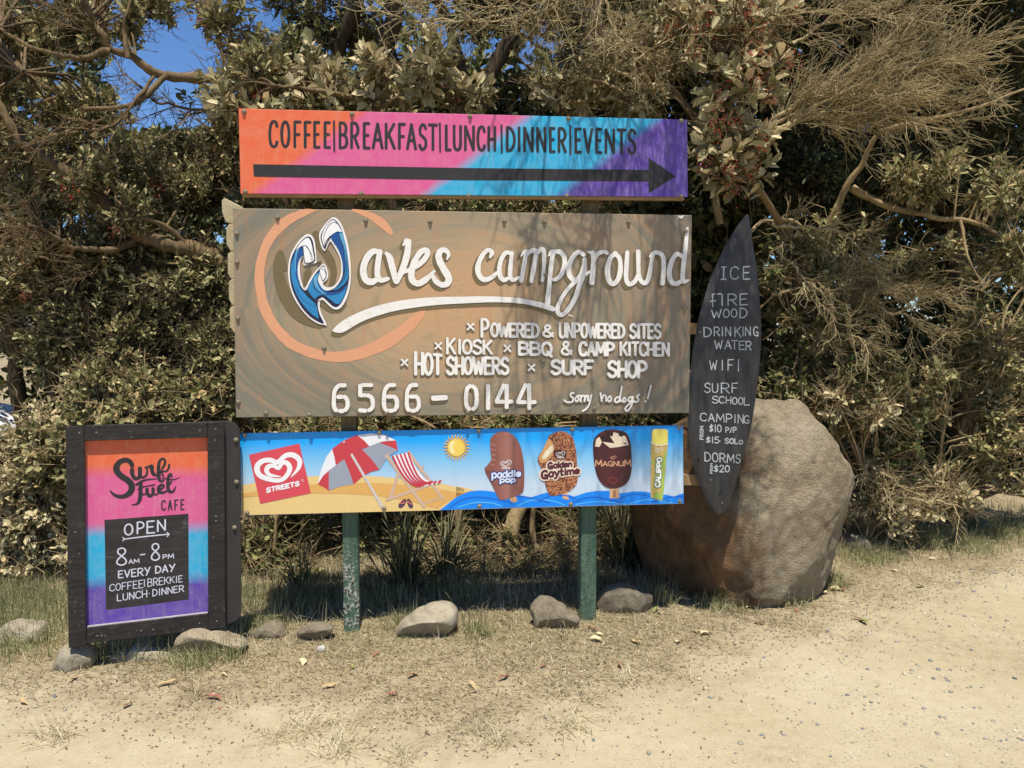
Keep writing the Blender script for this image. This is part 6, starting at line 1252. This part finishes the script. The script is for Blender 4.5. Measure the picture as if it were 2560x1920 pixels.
# taller dry grass against the thicket and round the cafe board
bl = np.array([gnd(*p)[:] for p in ((-300, 1440), (0, 1470), (150, 1480), (450, 1480), (640, 1490), (900, 1500), (1150, 1500), (1450, 1480), (1620, 1450), (2100, 1390), (2250, 1330), (2560, 1310), (2900, 1300))])
td = lambda x, y: y - np.interp(x, bl[:, 0], bl[:, 1])
XY = scatter(110000, lambda x, y: np.exp(-(np.clip(-td(x, y), 0, 9) / .22)) * (td(x, y) < .7) * (.3 + .7 * pat(x * 1.7, y * 1.4)))
o = blades('tall_grass', XY, np.random.RandomState(3).uniform(.06, .18, len(XY)), .004, 3, pale_straw, 1.0); tag(o, 'taller dry grass along the foot of the thicket', 'grass', kind='stuff')
pl_ = []
for px, py, r, n in ((60, 1520, .34, 2600), (30, 1600, .3, 1300), (110, 1450, .3, 1500), (230, 1640, .12, 260), (330, 1630, .12, 200), (430, 1620, .14, 260), (500, 1650, .14, 260), (560, 1640, .12, 160), (590, 1500, .2, 700), (660, 1560, .16, 300), (760, 1500, .2, 700), (830, 1470, .2, 600), (960, 1500, .18, 500), (1010, 1560, .1, 120), (1130, 1490, .2, 700), (1200, 1590, .1, 120), (1400, 1560, .1, 90), (1640, 1500, .12, 160), (1800, 1520, .12, 160), (1960, 1500, .12, 220), (2080, 1460, .12, 220), (2160, 1390, .22, 900), (2300, 1345, .3, 1700), (2480, 1325, .35, 1900), (2400, 1360, .3, 900), (1500, 1460, .16, 350)):
    g = gnd(px, py); n = int(n * 1.7); pl_.append(np.array((g.x, g.y)) + np.random.RandomState(px).normal(size=(n, 2)) * r * .5)
XY = np.concatenate(pl_); o = blades('grass_tussock', XY, np.random.RandomState(4).uniform(.05, .17, len(XY)), .0036, 4, greenish, 1.1); tag(o, 'ragged half-green grass round the stones and the cafe board', 'grass', kind='stuff')
# straw-coloured tufts out on the sand
GT = 'straw tufts on the sand'; protos = []
for i in range(3):
    r_ = np.random.RandomState(60 + i); o = blades('straw_tuft', r_.normal(size=(110, 2)) * .035, r_.uniform(.04, .13, 110), .0026, 70 + i, pale_straw, 2.2, lambda x, y: np.zeros_like(x)); protos.append(o)
spots = [(870, 1812), (770, 1825), (1190, 1820), (1240, 1850), (1430, 1815), (1480, 1740), (1560, 1700), (1420, 1720), (1370, 1735), (700, 1850), (130, 1845), (1720, 1690), (1000, 1900), (850, 1880)]
TL = ['splayed straw tuft on the sand below the egg-shaped stone', 'thin straw tuft just left of the splayed one', 'spiky straw tuft at the bottom centre of the sand', 'straw tuft close in front of the spiky one', 'straw tuft low on the sand, below the bright pair', 'bright straw tuft on the sand edge, left of the surfboard tail', 'outermost straw tuft towards the boulder side', 'leftmost of the bright straw pair on the sand edge', 'fine straw tuft next to the bright pair', 'flattened straw tuft on bare sand in front of the peeling post', 'lone straw tuft at the lower left corner', 'straw tuft where the verge thins below the boulder', 'lowest straw tuft, near the bottom edge of the view', 'pale dry tuft on open sand below the chipped stone']
for i, (px, py) in enumerate(spots):
    o = protos[i] if i < 3 else link('straw_tuft', protos[i % 3].data); g = gnd(px, py); o.location = (g.x, g.y, float(road_z(np.array(g.x), np.array(g.y)))); o.rotation_euler.z = i * 1.7; o.scale = (1.0 + .25 * math.sin(i * 2.1),) * 3; tag(o, TL[i], 'grass tuft', GT)
# fallen leaves
def leaf_mesh(L, W, seed, m):
    r_ = np.random.RandomState(seed); n = 9; V = []; Q = []
    for k in range(n):
        t = k / (n - 1); w = W * math.sin(math.pi * min(.98, t * .96 + .03)) ** .7 * .5; z = .004 + .011 * math.sin(t * 3.14) * r_.uniform(.4, 1) + .004 * math.sin(t * 9); x = (t - .5) * L; y = .012 * math.sin(t * 3 + seed)
        V += [(x, y - w, z + w * .22), (x, y, z - .002), (x, y + w, z + w * .22)]
    for k in range(n - 1): Q += [(3 * k, 3 * k + 3, 3 * k + 4, 3 * k + 1), (3 * k + 1, 3 * k + 4, 3 * k + 5, 3 * k + 2)]
    return mesh_np('fallen_leaf', V, Q, mats=[m], smooth=True)
lm = [leaf_mesh(.075, .022, 1, plain('tan_dead_leaf', (196, 168, 122), .75, .2, .7, 60)), leaf_mesh(.06, .028, 2, plain('brown_dead_leaf', (150, 112, 82), .75, .25, .7, 60)), leaf_mesh(.055, .03, 3, plain('cream_dead_leaf', (214, 198, 150), .8, .15, .7, 60)), leaf_mesh(.07, .02, 4, plain('russet_dead_leaf', (160, 104, 84), .75, .25, .7, 60)), leaf_mesh(.06, .026, 5, plain('olive_dead_leaf', (150, 148, 84), .75, .2, .7, 60))]
LN = ['tan', 'brown', 'cream', 'russet', 'olive']
lr = random.Random(9); FL = [(420, 1714, 0), (560, 1690, 2), (470, 1640, 0), (1360, 1672, 1), (1490, 1608, 2), (1590, 1608, 0), (1870, 1520, 2), (1990, 1520, 1), (2160, 1555, 4), (2140, 1548, 3), (1740, 1585, 0), (1765, 1590, 2), (2060, 1480, 2), (2090, 1475, 2), (2110, 1475, 3), (2000, 1490, 4), (940, 1640, 3), (1000, 1590, 2), (1030, 1690, 1), (820, 1720, 0), (750, 1660, 2), (530, 1750, 3), (180, 1700, 0), (60, 1760, 0), (1260, 1700, 3), (1550, 1670, 1), (2240, 1430, 2), (2330, 1400, 2), (2430, 1380, 0), (2480, 1350, 2), (2300, 1470, 4), (2400, 1340, 0), (1650, 1535, 0), (1640, 1530, 4), (1480, 1580, 1), (1500, 1590, 2), (1180, 1720, 0), (980, 1740, 3), (320, 1770, 1), (2200, 1380, 2), (2270, 1360, 0), (2530, 1330, 2), (1900, 1560, 1), (1700, 1610, 2), (880, 1670, 4)]
for px, py, k in FL:
    g = gnd(px, py); o = link('fallen_leaf', lm[k]); z = float(max(road_z(np.array(g.x), np.array(g.y)), gz(g.x, g.y)))
    o.location = (g.x, g.y, z + .006); o.rotation_euler = (lr.uniform(-.3, .3), lr.uniform(-.25, .25), lr.uniform(0, 6.28)); o.scale = (lr.uniform(.7, 1.25),) * 3
    tag(o, 'curled %s leaf fallen on the dry verge' % LN[k], 'leaf', 'fallen %s leaves' % LN[k])
# fine litter: leaf crumbs, fallen petals
def crumbs(name, XY, size, seed, m, zf):
    r_ = np.random.RandomState(seed); n = len(XY); b = np.stack([XY[:, 0], XY[:, 1], zf(XY[:, 0], XY[:, 1]) + .004], 1); a = r_.uniform(0, 6.28, n); d = np.stack([np.cos(a), np.sin(a), r_.uniform(-.1, .4, n)], 1); up = unit(r_.normal(size=(n, 3)) * .35 + np.array((0, 0, 1.0)))
    s = size * r_.uniform(.5, 1.5, n); V, Q = leaves(b, d, up, s, s * r_.uniform(.2, .5, n)); V[:, 2] = np.maximum(V[:, 2], np.repeat(b[:, 2], 6) - .003); return link(name, mesh_np(name, V, Q, mats=[m]))
topz = lambda x, y: np.maximum(road_z(x, y), gz(x, y))
lit = leaf_mat('leaf_litter', [(0, (.16, .10, .065)), (.4, (.27, .19, .125)), (.8, (.42, .33, .22)), (1, (.56, .48, .34))], .2, back=0)
XY = scatter(90000, lambda x, y: np.exp(-np.clip(np.abs(ed(x, y) - .2) - .25, 0, 9) / .18) * .8 + .012 * (ed(x, y) > -.9)); tag(crumbs('leaf_litter', XY, .014, 11, lit, topz), 'crumbled leaf litter where the verge meets the sand', 'litter', kind='stuff')
red = plain('fallen_red_petal', (196, 84, 66), .7, .3, .7, 50)
XY = scatter(2600, lambda x, y: np.exp(-((x - 1.7) / .9) ** 2 - ((ed(x, y) - .35) / .35) ** 2) * .5 + .012 * (ed(x, y) > -.4)); tag(crumbs('fallen_berries', XY, .011, 12, red, topz), 'scattered red berry skins on the verge', 'litter', kind='stuff')
# gravel on the road
bm = bmesh.new(); bmesh.ops.create_icosphere(bm, subdivisions=1, radius=1); bm.verts.ensure_lookup_table(); IV = np.array([v.co[:] for v in bm.verts]); IF = np.array([[v.index for v in f.verts] for f in bm.faces]); bm.free()
def gravel(name, XY, lo, hi, seed, m):
    r_ = np.random.RandomState(seed); n = len(XY); s = lo + (hi - lo) * r_.rand(n) ** 7; V = IV[None] * (1 + .22 * r_.normal(size=(n, len(IV), 1))) * (s[:, None, None] * np.stack([r_.uniform(.8, 1.4, n), r_.uniform(.7, 1.1, n), r_.uniform(.45, .8, n)], 1)[:, None, :])
    a = r_.uniform(0, 6.28, n); c, s_ = np.cos(a)[:, None], np.sin(a)[:, None]; V = np.stack([V[..., 0] * c - V[..., 1] * s_, V[..., 0] * s_ + V[..., 1] * c, V[..., 2]], -1); V += np.stack([XY[:, 0], XY[:, 1], topz(XY[:, 0], XY[:, 1]) + s * .15], 1)[:, None]
    return link(name, mesh_np(name, V.reshape(-1, 3), None, (np.arange(n)[:, None, None] * len(IV) + IF[None]).reshape(-1, 3), mats=[m], smooth=True))
m = N('gravel_stone'); g_ = m.n('NewGeometry'); m.col(m.ramp(g_.outputs['Random Per Island'], [(0, C(116, 118, 122)), (.3, C(150, 147, 140)), (.55, C(178, 166, 140)), (.8, C(200, 184, 148)), (1, C(214, 206, 188))])); m.rough(.85, .2)
den = lambda x, y: (ed(x, y) < .1) * (.07 + .93 * np.clip((x - .6) / 1.4, 0, 1) * (.12 + .88 * pat(x * 1.3, y * 2.1) ** 2))
XY = scatter(60000, den, -2.6, 5.5, 2.2, 6.5); tag(gravel('gravel', XY, .0014, .0125, 21, m.m), 'loose gravel scattered over the sandy road', 'gravel', kind='stuff')

# ------------------------------------------------------------------ the parked car glimpsed at the left edge
def car():
    root = empty('parked_car', (-7.05, 8.0, float(gz(-7.05, 8.0)))); tag(root, 'white car half hidden by shrubs at the left edge of the view', 'car')
    body = plain('white_car_paint', (240, 242, 246), .85, .02, .25, 3, spec=.6); glass = plain('car_window_glass', (60, 74, 88), .6, .05, .08, 3, spec=.9); rub = plain('tyre_rubber', (34, 34, 36), .8, .1, .8); rimm = plain('wheel_rim_metal', (170, 172, 176), .8, .1, .3, metal=.8)
    st = [(-2.15, .35, .62, .70), (-2.05, .24, .92, .80), (-1.4, .2, .98, .86), (-.5, .2, .97, .88), (.6, .2, .95, .88), (1.3, .2, .93, .86), (1.85, .24, .84, .80), (2.1, .3, .68, .70)]
    V = []; Fq = []; K = 12
    for x, z0, z1, hw in st:
        for a, b_ in ((-1, .1), (-1.0, .45), (-.98, .75), (-.92, .95), (-.6, 1), (0, 1.02), (.6, 1), (.92, .95), (.98, .75), (1, .45), (1, .1), (0, 0)): V.append((x, a * hw, z0 + (z1 - z0) * b_))
    for i in range(len(st) - 1):
        for j in range(K): Fq.append((i * K + j, i * K + (j + 1) % K, (i + 1) * K + (j + 1) % K, (i + 1) * K + j))
    mb = MB(); mb.add(V, Fq + [tuple(range(K)), tuple(range(len(V) - K, len(V)))]); mb.build('body', body, root, bevel=.03, smooth=True)
    cb = [(-1.9, .97, .76), (-1.25, 1.44, .62), (.1, 1.46, .62), (1.05, .965, .76)]
    mb = MB(); V = []
    for x, z, hw in cb: V += [(x, -hw, z), (x, hw, z)]
    mb.add(V, [(0, 1, 3, 2), (2, 3, 5, 4), (4, 5, 7, 6), (0, 2, 4, 6), (1, 7, 5, 3), (0, 6, 7, 1)]); mb.build('window', glass, root, bevel=.02)
    mb = MB(); mb.box(-1.3, .15, -.63, .63, 1.44, 1.485); ro = mb.build('roof', body, root, bevel=.02)
    for s in (-1, 1):
        mb = MB(); 
        for (x0, z0), (x1, z1) in (((1.07, .96), (.12, 1.47)), ((-1.92, .97), (-1.27, 1.46)), ((-.45, .97), (-.45, 1.46))):
            y0, y1 = .765 * s, .625 * s; mb.add([(x0 - .03, y0, z0), (x0 + .04, y0, z0), (x1 + .04, y1, z1), (x1 - .03, y1, z1), (x0 - .03, y0 * .95, z0), (x0 + .04, y0 * .95, z0), (x1 + .04, y1 * .95, z1), (x1 - .03, y1 * .95, z1)], [(0, 1, 2, 3), (7, 6, 5, 4), (0, 4, 5, 1), (2, 6, 7, 3), (1, 5, 6, 2), (0, 3, 7, 4)])
        mb.build('pillar', body, root)
        mb = MB(); mb.box(1.86, 2.06, s * .66 - .12, s * .66 + .12, .62, .74); mb.build('headlight', plain('headlight_lens', (214, 222, 230), .8, .03, .1, spec=.8), root, bevel=.04)
        mb = MB(); mb.box(.72, .9, s * .9 - .09, s * .9 + .09, .93, 1.06); mb.build('side_mirror', body, root, bevel=.03)
        for x in (-1.32, 1.35):
            mb = MB(); mb.lathe([(.2, -.1), (.3, -.1), (.32, -.06), (.32, .06), (.3, .1), (.2, .1)], (x, s * .8, .32), 'y', 24); w = mb.build('wheel', rub, root, smooth=False, bevel=.01)
            mb = MB(); mb.lathe([(.05, -.105), (.19, -.09), (.2, .0), (.19, .09), (.05, .105)], (x, s * .8, .32), 'y', 20); mb.build('rim', rimm, w)
car()
